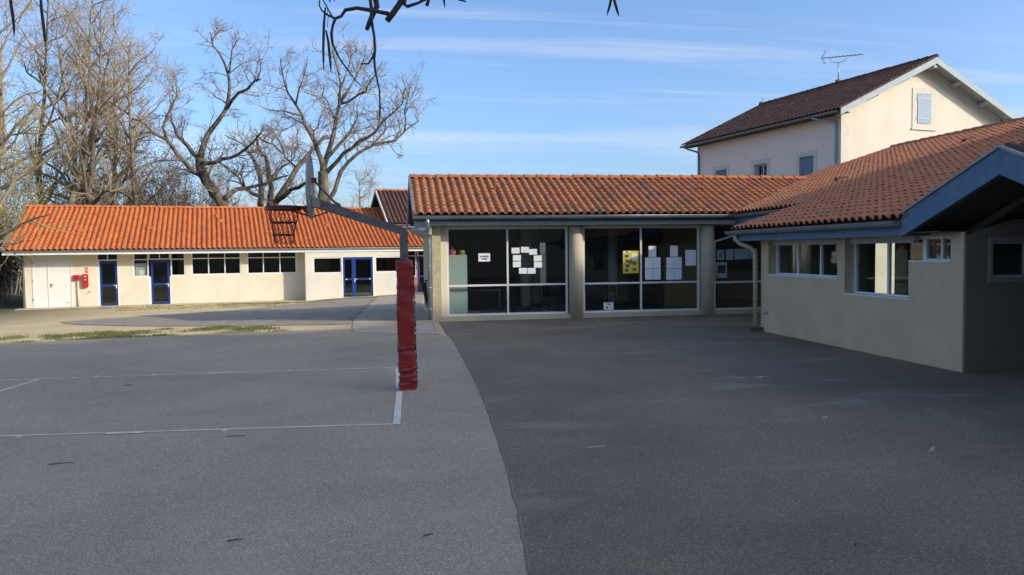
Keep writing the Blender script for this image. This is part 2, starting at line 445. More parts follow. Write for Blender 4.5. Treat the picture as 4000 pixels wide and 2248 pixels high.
def wall(axis, a0, a1, z0, z1, d0, d1, holes=()):
    mb = MB()
    aa = sorted({a0, a1, *[h[0] for h in holes], *[h[1] for h in holes]}); zz = sorted({z0, z1, *[h[2] for h in holes], *[h[3] for h in holes]})
    for i in range(len(aa) - 1):
        k = 0
        while k < len(zz) - 1:
            am = (aa[i] + aa[i + 1]) / 2
            def hole(kk):
                zm = (zz[kk] + zz[kk + 1]) / 2
                return any(h[0] < am < h[1] and h[2] < zm < h[3] for h in holes)
            if hole(k): k += 1; continue
            e = k
            while e + 1 < len(zz) - 1 and not hole(e + 1): e += 1
            if axis == 'x': mb.box(aa[i], aa[i + 1], d0, d1, zz[k], zz[e + 1])
            else: mb.box(d0, d1, aa[i], aa[i + 1], zz[k], zz[e + 1])
            k = e + 1
    return mb
def window(parent, axis, a0, a1, z0, z1, d, mull=(), rails=(), fw=0.05, dep=0.07, mat='white_pvc', bars=None, sill=None, name='window'):
    """frame (with mullions and rails) as the part, one pane object per light below it; d = outer face, depth grows inwards"""
    mb = MB()
    def b(x0, x1, y0, y1, q0, q1):
        if axis == 'x': mb.box(x0, x1, y0, y1, q0, q1)
        else: mb.box(y0, y1, x0, x1, q0, q1)
    b(a0, a0 + fw, d, d + dep, z0, z1); b(a1 - fw, a1, d, d + dep, z0, z1)
    b(a0 + fw, a1 - fw, d + .002, d + dep, z0, z0 + fw); b(a0 + fw, a1 - fw, d + .002, d + dep, z1 - fw, z1)
    xs = [a0 + fw, *mull, a1 - fw]; zs = [z0 + fw, *rails, z1 - fw]; mw = fw * 0.42
    for m in mull: b(m - mw, m + mw, d + .004, d + dep - .004, z0 + fw, z1 - fw)
    for r in rails:
        for i in range(len(xs) - 1):
            b(xs[i] + (mw if i else 0), xs[i + 1] - (mw if i < len(xs) - 2 else 0), d + .006, d + dep - .006, r - mw, r + mw)
    if sill:
        b(a0 - .03, a1 + .03, d - sill, d - .002, z0 - .045, z0 - .003)
    w = part(parent, name, mb, mat)
    for i in range(len(xs) - 1):
        for k in range(len(zs) - 1):
            p = MB()
            x0 = xs[i] + (mw if i else 0) + .002; x1 = xs[i + 1] - (mw if i < len(xs) - 2 else 0) - .002
            q0 = zs[k] + (mw if k else 0) + .002; q1 = zs[k + 1] - (mw if k < len(zs) - 2 else 0) - .002
            y = d + dep * .5
            if axis == 'x': p.box(x0, x1, y, y + .006, q0, q1)
            else: p.box(y, y + .006, x0, x1, q0, q1)
            part(w, 'pane', p, 'glass')
    return w

# ------------------------------------------------------------------ roof tiles
def tile_mesh(name, w, L, h, mat, lift=0.022, lip=0.016):
    prof = [(0.0, 0.010), (0.10 * w, -0.002), (0.26 * w, -0.002), (0.36 * w, 0.006)]
    for k in range(1, 7):
        a = math.pi - math.pi * k / 6
        prof.append((0.68 * w + 0.33 * w * math.cos(a), 0.006 + h * math.sin(a)))
    n = len(prof)
    vs = [(x, 0, z + lift) for x, z in prof] + [(x, L, z) for x, z in prof]
    fs = [(i, i + 1, n + i + 1, n + i) for i in range(n - 1)]
    mb = MB().add(vs, fs, True)
    mb.add([(x, 0, z + lift) for x, z in prof] + [(x, 0.004, z + lift - lip) for x, z in prof], [(n + i, n + i + 1, i + 1, i) for i in range(n - 1)])
    me = mb.mesh(name); me.materials.append(MATS[mat])
    return me, mb
def lay_tiles(roof, o, ex, ey, ncol, nrow, w, row, h, mat, keep=None, seed=1, jit=1.0, limit=300, overlap=0.05, rot_world=0.0):
    """o, ex, ey in the roof's own axes (before subtracting its origin)"""
    rng = random.Random(seed)
    o, ex, ey = Vector(o), Vector(ex).normalized(), Vector(ey).normalized(); en = ex.cross(ey).normalized()
    me, mb = tile_mesh('tile', w, row + overlap, h, mat)
    org = Vector(ORG[roof.name])
    rw = Matrix.Rotation(rot_world, 3, 'Z')
    tiles = []
    for r in range(nrow):
        for c in range(ncol):
            p = o + ex * (c * w) + ey * (r * row)
            pc = p + ex * (w / 2) + ey * (row / 2)
            if keep and not keep(pc): continue
            a = rng.gauss(0, 0.010 * jit); bt = rng.gauss(0, 0.010 * jit)
            e1 = (ex + ey * a + en * rng.gauss(0, .008 * jit)).normalized(); e2 = (ey - ex * a + en * bt).normalized(); e3 = e1.cross(e2)
            q = p + ex * rng.gauss(0, .003 * jit) + ey * rng.gauss(0, .006 * jit) + en * (0.012 + abs(rng.gauss(0, .003 * jit)))
            tiles.append(((rw @ pc - CAM).length, q, e1, e2, e3, rng.random()))
    tiles.sort(key=lambda t: t[0])
    for d, q, e1, e2, e3, rn in tiles[:limit]:
        ob = bpy.data.objects.new('tile', me)
        put(ob, roof)
        M4 = Matrix((e1, e2, e3)).transposed().to_4x4(); M4.translation = q - org
        ob.matrix_local = M4
    rest = tiles[limit:]
    if rest:
        bv = np.array(mb.v); nv = len(bv)
        allv = np.concatenate([np.array(q - org) + bv[:, :1] * np.array(e1) + bv[:, 1:2] * np.array(e2) + bv[:, 2:3] * np.array(e3) for d, q, e1, e2, e3, rn in rest])
        fs = [tuple(i + k * nv for i in f) for k in range(len(rest)) for f in mb.f]
        m2 = bpy.data.meshes.new('tile_field')
        m2.from_pydata(allv.tolist(), [], fs)
        m2.polygons.foreach_set('use_smooth', mb.sm * len(rest))
        at = m2.attributes.new('rnd', 'FLOAT', 'FACE')
        at.data.foreach_set('value', [t[5] for t in rest for _ in mb.f])
        m2.materials.append(MATS[mat]); m2.update()
        ob = put(bpy.data.objects.new('tile_field', m2), roof)
        tagit(ob, 'rows of clay roof tiles farther up the slope', None, None, 'stuff')
def ridge_tiles(roof, p, q, pitch, rad, mat, seed=3):
    """overlapping half-round ridge tiles from p to q"""
    rng = random.Random(seed)
    p, q = Vector(p), Vector(q); L = (q - p).length; n = max(1, round(L / pitch)); d = (q - p) / n; dn = d.normalized()
    s = dn.cross(Vector((0, 0, 1))).normalized(); up = s.cross(dn)
    def prof(r, x, z0):
        return [Vector((0, 0, 0)) + dn * x + s * (r * 1.0 * math.cos(a)) + up * (r * .8 * math.sin(a) + z0) for a in [math.pi * k / 8 for k in range(9)]]
    ln = d.length
    a, b, c = prof(rad * 1.08, -.02, 0.012), prof(rad * .94, ln + .03, -.004), prof(rad * 1.08 - .014, -.019, 0.0)
    n9 = 9
    mb = MB().add(a + b, [(i + 1, i, n9 + i, n9 + i + 1) for i in range(8)], True).add(a + c, [(i, i + 1, n9 + i + 1, n9 + i) for i in range(8)])
    me = mb.mesh('ridge_tile'); me.materials.append(MATS[mat])
    org = Vector(ORG[roof.name])
    for i in range(n):
        ob = put(bpy.data.objects.new('ridge_tile', me), roof)
        ob.location = p + d * i - org + Vector((0, 0, rng.gauss(0, .005)))
        ob.rotation_euler = (rng.gauss(0, .008), rng.gauss(0, .008), rng.gauss(0, .006))
def gutter(parent, p, q, r, mat='zinc', spacing=0.85, out=(0, -1, 0), name='gutter'):
    p, q = Vector(p), Vector(q); d = (q - p).normalized(); out = Vector(out); n = 9
    def ring(rr): return [out * (rr * math.cos(a)) + Vector((0, 0, -rr * math.sin(a))) for a in [math.pi * k / (n - 1) for k in range(n)]]
    mb = MB()
    A, B = ring(r), ring(r - .006)
    mb.add([p + x for x in A] + [q + x for x in A], [(i, i + 1, n + i + 1, n + i) for i in range(n - 1)], True)
    mb.add([p + x for x in B] + [q + x for x in B], [(i + 1, i, n + i, n + i + 1) for i in range(n - 1)], True)
    mb.tube([p + out * r, q + out * r], .010, 6)
    mb.add([p + x for x in A], [tuple(range(n))]); mb.add([q + x for x in A], [tuple(range(n - 1, -1, -1))])
    g = part(parent, name, mb, mat)
    L = (q - p).length; k = int(L / spacing) if spacing else 0
    for i in range(k):
        c = p + d * (spacing * (i + .5))
        m = MB(); n2 = 9
        ra, rb = [x * 1.06 for x in A], [x * 1.06 for x in A]
        m.add([c - d * .012 + x for x in ra] + [c + d * .012 + x for x in rb], [(j, j + 1, n2 + j + 1, n2 + j) for j in range(n2 - 1)])
        m.box(c.x - .011, c.x + .011, c.y - .011, c.y + .011, c.z + .0, c.z + .004) if False else None
        m.tube([c + out * r * 1.05 - Vector((0, 0, .01)), c + out * r * 1.1 + Vector((0, 0, .018))], .012, 5)
        part(g, 'gutter_bracket', m, mat)
    return g

exec_rng = random.Random(11)
# ------------------------------------------------------------------ ground
ROT = R(11.35)
def uv2w(u, v, z=0.0):
    return Vector((u * math.cos(ROT) - v * math.sin(ROT), u * math.sin(ROT) + v * math.cos(ROT), z))
def w2uv(x, y):
    return x * math.cos(ROT) + y * math.sin(ROT), -x * math.sin(ROT) + y * math.cos(ROT)
def sstep(a, b, x):
    t = min(1, max(0, (x - a) / (b - a))); return t * t * (3 - 2 * t)
def ground_z(x, y):
    u, v = w2uv(x, y)
    far = -0.345 + 0.15 * sstep(3.0, 6.5, u) + 0.10 * sstep(6.5, 10.5, u)
    z = -0.012 + (far + 0.012) * sstep(21.0, 39.0, v)
    z -= 0.0 if y > 21 else 0.03 * sstep(21, 18, y)
    if u < -9.4: z += 2.6 * sstep(0, 12, -9.4 - u) * sstep(30, 42, v)
    return z
def terrain():
    xs = sorted({round(-42 + i * 1.0, 3) for i in range(100)}); xs = [-900, -400, -180, -90] + xs + [90, 180, 400, 900]
    ys = [-900, -400, -150, -70, -40] + [round(-25 + i * 1.0, 3) for i in range(110)] + [110, 180, 400, 1200]
    vs = [(x, y, ground_z(x, y)) for y in ys for x in xs]
    nx = len(xs)
    fs = [(j * nx + i, j * nx + i + 1, (j + 1) * nx + i + 1, (j + 1) * nx + i) for j in range(len(ys) - 1) for i in range(nx - 1)]
    return MB().add(vs, fs, True)
g = solo('ground', terrain(), 'sand', None, None, kind='structure')

SEAM = [(0.62, 2.2), (0.821, 4.625), (0.945, 5.68), (1.03, 6.71), (1.105, 8.02), (1.215, 9.945), (1.285, 11.65), (1.345, 14.30), (1.40, 16.6), (1.43, 18.6)]
def wob(pts, amp, step, seed):
    rg = random.Random(seed); out = []
    for (x0, y0), (x1, y1) in zip(pts, pts[1:]):
        n = max(1, int(math.hypot(x1 - x0, y1 - y0) / step))
        for i in range(n): out.append((x0 + (x1 - x0) * i / n + rg.gauss(0, amp), y0 + (y1 - y0) * i / n))
    out.append(pts[-1]); return out
seam = wob(SEAM, 0.006, 0.22, 4)
far_edge = wob([(1.23, 18.86), (-0.75, 19.85), (-1.0, 20.9), (-4.2, 20.55), (-8.7, 19.5), (-15, 18.3), (-24, 16.8)], 0.05, 0.3, 5)
poly = [(0.45, -30), *seam, *far_edge, (-24, -30)]
court = solo('court_pavement', MB().prism([(x, y, 0.0) for x, y in poly][::-1], (0, 0, -0.01)), 'asphalt_court', None, None, kind='structure')
bnd = [(0.45, -30)] + seam + [(1.44, 22.25), (9.9, 22.45), (9.9, 40), (40, 40), (40, -30)]
# new asphalt laid over the old, a few millimetres proud
yard = solo('yard_pavement', MB().prism([(x, y, 0.005) for x, y in bnd], (0, 0, -0.012)), 'asphalt_yard', None, None, kind='structure')
def strip(pts, w, z, th=0.0012):
    mb = MB(); P = [Vector((x, y, z)) for x, y in pts]; L = []; Rr = []
    for i, p in enumerate(P):
        d = (P[min(i + 1, len(P) - 1)] - P[max(0, i - 1)]).normalized(); s = Vector((d.y, -d.x, 0)) * w / 2
        L.append(p - s); Rr.append(p + s)
    n = len(P)
    return mb.add(L + Rr, [(i, n + i, n + i + 1, i + 1) for i in range(n - 1)])
part(yard, 'asphalt_seam', strip(wob([(0.70, 3.4), (0.83, 4.625), (0.945, 5.68), (1.02, 6.71)], .006, .10, 9), 0.022, 0.0085), 'seam', 'pale crumbling seam between old and new asphalt')
part(yard, 'asphalt_seam', strip(wob([(1.035, 6.75), (1.12, 8.1), (1.225, 9.945), (1.29, 11.65)], .005, .10, 10), 0.016, 0.0085), 'seam')
for nm, pts, w in [
    ('court_line', [(0.10, 9.06), (-4.19, 9.345), (-9.5, 9.70)], 0.050),
    ('court_line', [(0.16, 13.57), (-5.5, 13.62), (-12, 13.68)], 0.050),
    ('court_line', [(0.085, 9.04), (0.15, 11.06), (0.17, 13.55)], 0.085),
    ('court_line', [(-5.50, 13.58), (-5.60, 12.4), (-5.72, 9.50)], 0.060),
    ('court_mark', [(-3.96, 9.30), (-3.97, 9.215)], 0.05), ('court_mark', [(-2.68, 9.205), (-3.07, 9.23)], 0.065),
    ('court_mark', [(-1.79, 9.16), (-1.815, 9.075)], 0.055),
    ('court_mark', [(-4.67, 13.65), (-4.66, 13.76)], 0.05), ('court_mark', [(-3.79, 13.645), (-3.78, 13.745)], 0.05),
    ('court_mark', [(-2.53, 13.665), (-2.92, 13.668)], 0.06), ('court_mark', [(-1.64, 13.62), (-1.63, 13.72)], 0.05)]:
    part(court, nm, strip(pts, w, 0.004 + (0.002 if nm == 'court_mark' else 0) + 0.0007 * (len(pts) > 2) * w * 20), 'line_paint')
# chalk hopscotch by the glazed hall
hop = [[(5.3, 19.87), (5.0, 20.0), (4.8, 20.25), (4.74, 20.5), (4.82, 20.8), (5.12, 21.02), (5.4, 21.03)],
       [(5.16, 21.02), (5.2, 19.87)], [(5.66, 20.98), (5.62, 19.83)], [(6.22, 20.95), (6.12, 19.84)], [(6.75, 20.88), (6.64, 20.02)], [(7.3, 20.8), (7.2, 20.0)],
       [(5.3, 20.98), (6.0, 20.93), (6.9, 20.84)], [(5.2, 19.87), (5.75, 19.82)]]
for h in hop: part(yard, 'chalk_line', strip(wob(h, .008, .12, 3), 0.022, 0.0085), 'chalk')
for h in [[(5.05, 11.3), (5.35, 11.22)], [(5.45, 11.2), (5.75, 11.26)], [(5.5, 11.1), (5.6, 11.3)], [(1.92, 7.55), (2.12, 7.58)], [(4.9, 8.35), (5.0, 8.42)], [(6.3, 10.7), (6.6, 10.72)], [(5.05, 6.75), (5.22, 6.9)]]:
    part(yard, 'chalk_line', strip(wob(h, .012, .05, 8), 0.03, 0.0085), 'chalk')
# concrete apron, path to the far building, kerb and channel
def sheet(pts, dz, nseg=1):
    return [(x, y, ground_z(x, y) + dz) for x, y in pts]
apron = solo('concrete_apron', MB().prism([(1.12, 18.93, 0.006), (1.27, 22.2, 0.006), (1.27, 23.2, 0.006), (-0.95, 23.2, 0.004), (-0.90, 20.7, 0.004), (-0.72, 19.85, 0.004)], (0, 0, -0.02)), 'concrete_edge', None, None, kind='structure')
mbp = MB()
Lp = [(-0.95, 23.2), (-0.92, 25), (-0.85, 28), (-0.72, 32), (-0.55, 36), (-0.38, 39.9)]
Rp = [(1.27, 23.2), (1.27, 25), (1.3, 28), (1.4, 32), (1.6, 36), (1.9, 40.3)]
n = len(Lp)
mbp.add([(x, y, ground_z(x, y) + 0.03) for x, y in Lp] + [(x, y, ground_z(x, y) + 0.03) for x, y in Rp], [(i, n + i, n + i + 1, i + 1) for i in range(n - 1)])
mbp.add([(x, y, ground_z(x, y) + 0.03) for x, y in Lp] + [(x, y, ground_z(x, y) - 0.05) for x, y in Lp], [(i, i + 1, n + i + 1, n + i) for i in range(n - 1)])
solo('concrete_path', mbp, 'concrete', None, None, kind='structure')
# gravelly wedge from court to classroom building, shade put into its grey
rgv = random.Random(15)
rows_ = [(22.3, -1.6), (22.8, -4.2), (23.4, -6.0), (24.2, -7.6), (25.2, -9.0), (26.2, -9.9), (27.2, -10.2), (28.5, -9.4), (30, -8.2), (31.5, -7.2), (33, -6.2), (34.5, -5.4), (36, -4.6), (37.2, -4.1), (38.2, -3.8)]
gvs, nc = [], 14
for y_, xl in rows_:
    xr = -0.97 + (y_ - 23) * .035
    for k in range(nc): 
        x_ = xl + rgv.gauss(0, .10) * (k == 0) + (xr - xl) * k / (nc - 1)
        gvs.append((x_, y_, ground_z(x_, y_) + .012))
solo('gravel_shade_patch', MB().add(gvs, [(j * nc + i, j * nc + i + 1, (j + 1) * nc + i + 1, (j + 1) * nc + i) for j in range(len(rows_) - 1) for i in range(nc - 1)], True), 'gravel_shade', None, None, kind='structure')
mbp = MB().prism([(1.13, 18.9, 0.012), (1.24, 18.88, 0.012), (1.385, 22.2, 0.012), (1.28, 22.2, 0.012)], (0, 0, -0.03))
solo('drain_channel', mbp, 'concrete_edge', None, None, kind='structure')
solo('concrete_step', MB().box(0.82, 1.27, 21.95, 22.12, -0.02, 0.06), 'concrete_edge', None, None, kind='structure')

# ------------------------------------------------------------------ glazed hall (middle building)
TW, TROW, TH = 0.224, 0.315, 0.062
EYm, EZm, RYm, RZm = 21.85, 2.985, 25.0, 4.245     # eave and ridge of its front slope
MSL = (RZm - EZm) / (RYm - EYm)
EXw, EZw, WSL = 8.30, 2.42, 0.315                  # eave and pitch of the wing's slope
wing_z = lambda x: EZw + WSL * (x - EXw)
mid_z = lambda y: EZm + MSL * (y - EYm)
hall = thing('school_hall', 'glazed school hall with aged orange tile roof, full-height windows and round columns', 'building', (1.28, 22.5, 0))
part(hall, 'pillar', MB().box(1.28, 1.525, 22.30, 22.62, -0.05, 2.80), 'roughcast', 'yellowish roughcast corner pillar')
part(hall, 'wall', MB().box(1.28, 1.50, 22.62, 27.5, -0.3, 2.85), 'roughcast')
part(hall, 'wall', MB().box(1.525, 1.70, 22.50, 22.64, 0.125, 2.66), 'plaster_cream', 'cream wall panel between pillar and glazing')
part(hall, 'lintel', MB().box(1.525, 18.0, 22.44, 22.66, 2.66, 2.86), 'plaster_beige')
part(hall, 'plinth', MB().box(1.525, 18.0, 22.38, 22.66, -0.05, 0.122), 'plaster_beige')
for cx in (5.445, 9.46):
    part(hall, 'column', MB().tube([(cx, 22.46, -0.02), (cx, 22.46, 2.66)], 0.205, 28), 'plaster_beige')
window(hall, 'x', 1.70, 5.215, 0.125, 2.655, 22.52, mull=(3.45,), rails=(0.99,), fw=0.062, mat='white_paint')
window(hall, 'x', 5.66, 9.24, 0.125, 2.655, 22.52, mull=(7.43,), rails=(0.985,), fw=0.062, mat='white_paint')
# third light, its head running up under the wing's roof
f = MB()
f.box(9.68, 9.735, 22.50, 22.57, 0.125, 2.16); f.box(9.735, 13.0, 22.502, 22.57, 0.125, 0.18); f.box(9.735, 13.0, 22.504, 22.566, 0.93, 0.985)
f.bar((9.69, 22.535, 2.17), (11.3, 22.535, 2.64), 0.066, 0.05)
w3 = part(hall, 'window', f, 'white_paint')
part(w3, 'pane', MB().box(9.737, 13.0, 22.53, 22.536, 0.182, 0.928), 'glass')
part(w3, 'pane', MB().prism([(9.737, 22.53, 0.987), (13.0, 22.53, 0.987), (13.0, 22.53, 2.60), (11.2, 22.53, 2.60), (9.737, 22.53, 2.16)], (0, 0.006, 0)), 'glass')
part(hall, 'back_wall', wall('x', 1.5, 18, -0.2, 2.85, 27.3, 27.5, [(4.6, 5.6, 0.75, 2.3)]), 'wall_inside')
window(hall, 'x', 4.6, 5.6, 0.75, 2.3, 27.36, mull=(5.1,), fw=0.06)
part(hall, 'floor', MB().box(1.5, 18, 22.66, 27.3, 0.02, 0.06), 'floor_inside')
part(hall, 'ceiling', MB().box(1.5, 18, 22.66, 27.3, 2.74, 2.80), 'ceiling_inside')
part(hall, 'partition', MB().box(8.62, 8.72, 24.2, 27.3, 0.06, 2.74), 'wall_inside')
part(hall, 'partition', MB().box(8.72, 10.6, 25.6, 25.7, 0.06, 2.74), 'wall_warm', 'warm beige inner wall seen through the right panes')
for cx, cy in ((4.42, 25.1), (4.95, 26.2), (7.35, 25.2)):
    cpart = part(hall, 'inner_column', MB().tube([(cx, cy, 0.06), (cx, cy, 2.74)], 0.16, 20), 'column_inside')
    part(cpart, 'column_base', MB().tube([(cx, cy, 0.06), (cx, cy, 0.2)], 0.163, 20), 'column_base')
# roof: deck, tiles, ridge, verge, gutter, fascia, soffit
VX0 = EXw + (EZm - EZw) / WSL; VX1 = EXw + (RZm - EZw) / WSL     # valley with the wing
dk = MB()
dk.prism([(0.80, EYm + .02, EZm - .035), (0.80, RYm, RZm - .035), (VX1, RYm, RZm - .035), (VX0, EYm + .02, EZm - .035)], (0, 0, -0.06))
dk.prism([(0.80, RYm, RZm - .035), (0.80, 2 * RYm - EYm, EZm - .035), (VX0, 2 * RYm - EYm, EZm - .035), (VX1, RYm, RZm - .035)], (0, 0, -0.06))
hroof = part(hall, 'roof', dk, 'deck_dark')
lay_tiles(hroof, (0.80, EYm - .06, EZm - .06 * MSL), (1, 0, 0), (0, 1, MSL), 60, 11, TW, TROW, TH, 'tile_aged',
          keep=lambda p: p.z > wing_z(p.x) - .03 and p.y < RYm + .02, seed=21)
lay_tiles(hroof, (12.0, 2 * RYm - EYm + .06, EZm - .06 * MSL), (-1, 0, 0), (0, -1, MSL), 50, 11, TW, TROW, TH, 'tile_aged', keep=lambda p: p.z > wing_z(p.x) - .03 and p.y > RYm, seed=22, limit=0)
ridge_tiles(hroof, (0.80, RYm, RZm + .035), (VX1 - .1, RYm, RZm + .035), 0.40, 0.125, 'ridge_tile')
vg = MB().bar((0.765, EYm - .05, EZm + .02), (0.765, RYm, RZm + .035), 0.05, 0.15).bar((0.765, 2 * RYm - EYm, EZm), (0.765, RYm, RZm + .03), 0.05, 0.15)
part(hall, 'verge_trim', vg, 'zinc')
part(hall, 'valley_gutter', MB().bar((VX0 - .05, EYm, EZm - .004), (VX1, RYm, RZm - .004), 0.16, 0.012), 'zinc_dull')
gutter(hall, (0.74, EYm - .07, EZm - .045), (VX0 + .1, EYm - .07, EZm - .045), 0.085, 'zinc', 0.86)
part(hall, 'fascia', MB().box(0.79, 11.2, 22.10, 22.14, 2.69, 2.80), 'blue_fascia_pale', 'flaking pale blue fascia board')
part(hall, 'fascia', MB().box(0.79, 11.2, 22.02, 22.06, 2.805, 2.90), 'blue_fascia')
part(hall, 'soffit', MB().box(0.80, 13.0, 22.142, 22.44, 2.79, 2.80).box(0.80, 1.27, 22.45, 28.0, 2.66, 2.67), 'soffit_board')
part(hall, 'gable_panel', MB().prism([(1.26, 22.3, 2.86), (1.26, RYm, RZm - .16), (1.26, 27.7, 2.86)], (0.06, 0, 0)), 'soffit_board')
part(hall, 'verge_soffit', MB().prism([(0.84, 22.06, 2.62), (1.27, 22.06, 2.42), (1.27, 22.06, 2.68), (0.80, 22.06, 2.68)], (0, 5.0, 0)), 'soffit_board', 'grey boxed soffit under the left verge')
dp = MB().tube([(1.14, 21.80, 2.86), (1.14, 21.80, 2.76), (1.15, 21.95, 2.60), (1.17, 22.2, 2.44), (1.185, 22.24, 2.30), (1.19, 22.24, 0.06)], 0.052, 12)
for zc in (2.2, 1.55, 0.95, 0.35): dp.tube([(1.19, 22.24, zc), (1.19, 22.24, zc + .03)], 0.058, 12)
part(hall, 'downpipe', dp, 'zinc')
# louvred vent tiles on the front slope
for vx in (3.35, 6.55, 9.75):
    vy = 23.75; vz = mid_z(vy)
    mb = MB()
    for k in range(5):
        a = R(28 + 31 * k)
        mb.bar((vx - .10 * math.cos(a), vy - .02, vz + .05), (vx - .13 * math.cos(a), vy - .03, vz + .05 + .09 * math.sin(a)), .02, .016)
    mb.add([(vx - .13 * math.cos(a), vy - .02, vz + .05 + .10 * math.sin(a)) for a in [math.pi * k / 8 for k in range(9)]] +
           [(vx - .10 * math.cos(a), vy + .26, vz + .14 + .03 * math.sin(a)) for a in [math.pi * k / 8 for k in range(9)]], [(i, i + 1, 10 + i, 9 + i) for i in range(8)], True)
    part(hroof, 'vent_tile', mb, 'ridge_tile')

# things behind and on the glass
def rot_sheet(mb_, cx, cz, w, h, y, ang, th=.002):
    c, s = math.cos(ang), math.sin(ang)
    P = [(cx + x * c - z * s, y, cz + x * s + z * c) for x, z in ((-w / 2, -h / 2), (w / 2, -h / 2), (w / 2, h / 2), (-w / 2, h / 2))]
    return mb_.prism(P, (0, th, 0))
def sheet_obj(label, cx, cz, w, h, ang=0.0, mat='paper_text', group=None, y=22.548, cat='paper sheet', name='paper_sheet', parent_needed=False):
    o = (cx, y, cz)
    if parent_needed:
        t = thing(name, label, cat, o, group=group)
        part(t, 'sheet', rot_sheet(MB(), cx, cz, w, h, y, ang), mat)
        return t
    return solo(name, rot_sheet(MB(), cx, cz, w, h, y, ang), mat, label, cat, group, off=o)
YG = 22.549
ring = [('upper left', 3.688, 1.975, .01), ('top', 3.962, 1.996, -.03), ('upper right', 4.199, 1.931, .02), ('left, upper one', 3.725, 1.763, -.03), ('left, lower one', 3.723, 1.577, .0),
        ('right, upper one', 4.335, 1.743, .01), ('right, lower one', 4.342, 1.558, -.01), ('bottom left', 3.899, 1.388, -.03), ('bottom right', 4.152, 1.384, .02)]
for nm, cx, cz, a in ring:
    sheet_obj('white landscape sheet in the paper ring on the hall glass, ' + nm, cx, cz, .235, .165, a, 'paper_drawing', 'ring of papers on the hall glass', y=YG)
tw = [('top sheet of the left paper tower on the hall glass', 7.787, 1.90), ('upper left sheet of the left paper tower on the hall glass', 7.677, 1.564), ('upper right sheet of the left paper tower on the hall glass', 7.92, 1.563),
      ('lower left sheet of the left paper tower on the hall glass', 7.676, 1.23), ('lower right sheet of the left paper tower on the hall glass', 7.922, 1.229),
      ('top sheet of the right paper tower on the hall glass', 8.455, 1.902), ('upper left sheet of the right paper tower on the hall glass', 8.337, 1.556), ('upper right sheet of the right paper tower on the hall glass', 8.578, 1.558),
      ('lower left sheet of the right paper tower on the hall glass', 8.331, 1.22), ('lower right sheet of the right paper tower on the hall glass', 8.575, 1.221)]
for i, (lb, cx, cz) in enumerate(tw):
    sheet_obj(lb, cx, cz, .236, .325, exec_rng.gauss(0, .006), 'paper_text', 'paper towers on the hall glass', y=YG)
sheet_obj('large single white notice right of the paper towers, beside the right column', 8.976, 1.70, .33, .465, .0, 'paper_text', y=YG)
for lb, cx, cz in (('white notice next to the red printed one on the shaded right glazing', 10.208, 1.776), ('middle white notice of the row on the shaded right glazing', 10.478, 1.79),
                   ('white notice third in the row on the shaded right glazing', 10.716, 1.80), ('white notice nearest the wing downpipe on the shaded right glazing', 10.96, 1.808)):
    sheet_obj(lb, cx, cz, .235, .32, .01, 'paper_text', 'notices on the right glazing', y=YG)
t = sheet_obj('white notice with a red printed grid on the shaded right glazing', 9.918, 1.77, .23, .31, .0, 'white_card', y=YG, parent_needed=True)
gm = MB()
for i in range(5): gm.box(9.868, 9.968, YG - .0035, YG - .001, 1.69 + i * .034, 1.69 + i * .034 + .022)
part(t, 'print', gm, 'ink_red'); part(t, 'border', MB().box(9.805, 10.03, YG - .0035, YG - .001, 1.617, 1.632), 'ink_red')
t = sheet_obj('larger sheet with a grey picture low on the shaded right glazing', 9.949, 1.322, .345, .475, .01, 'white_card', y=YG, parent_needed=True)
part(t, 'picture', MB().box(9.82, 10.08, YG - .0035, YG - .001, 1.22, 1.47), 'photo_print'); part(t, 'print', MB().box(9.80, 9.86, YG - .0035, YG - .001, 1.11, 1.14), 'ink')

def text_part(parent, body, cx, cz, y, size, mat, ang=0.0, bold=0.004):
    cu = bpy.data.curves.new('text', 'FONT'); cu.body = body; cu.size = size; cu.align_x = 'CENTER'; cu.align_y = 'CENTER'; cu.offset = bold; cu.extrude = 0.0006
    tmp = bpy.data.objects.new('text', cu); COL.objects.link(tmp)
    dg = bpy.context.evaluated_depsgraph_get()
    me = bpy.data.meshes.new_from_object(tmp.evaluated_get(dg))
    bpy.data.objects.remove(tmp); bpy.data.curves.remove(cu)
    me.name = 'lettering'; me.materials.clear(); me.materials.append(MATS[mat])
    o = put(bpy.data.objects.new('lettering', me), parent)
    org = Vector(ORG[parent.name])
    o.matrix_local = Matrix.Translation(Vector((cx, y, cz)) - org) @ Matrix.Rotation(R(90), 4, 'X') @ Matrix.Rotation(ang, 4, 'Z')
    return o
t = sheet_obj('sign reading ACTIVITES LIBRES on the left pane of the hall', 2.779, 1.79, .337, .234, .0, 'white_card', y=YG, parent_needed=True, name='window_sign', cat='sign')
text_part(t, 'ACTIVITES', 2.779, 1.815, YG - .0025, .052, 'ink'); text_part(t, 'LIBRES', 2.779, 1.745, YG - .0025, .052, 'ink')
t = sheet_obj('yellow poster with photographs and a white disc on the hall glass', 7.122, 1.60, .475, .66, .0, 'yellow_card', y=YG, parent_needed=True, name='poster', cat='poster')
part(t, 'heading_strip', MB().box(6.90, 7.13, YG - .0035, YG - .001, 1.865, 1.915), 'white_card')
text_part(t, 'A.P.E.', 7.005, 1.89, YG - .0042, .045, 'ink')
part(t, 'disc', MB().prism([(7.235 + .10 * math.cos(k * math.pi / 10), YG - .0035, 1.755 + .105 * math.sin(k * math.pi / 10)) for k in range(20)], (0, .002, 0)), 'white_card')
for px_, pz_, a in ((7.0, 1.775, .1), (7.005, 1.635, -.15), (7.125, 1.60, .5), (7.24, 1.555, .2), (7.02, 1.49, -.1), (6.995, 1.355, .15), (7.235, 1.38, -.2)):
    part(t, 'photograph', rot_sheet(MB(), px_, pz_, .115, .09, YG - .0036, a), 'photo_print')
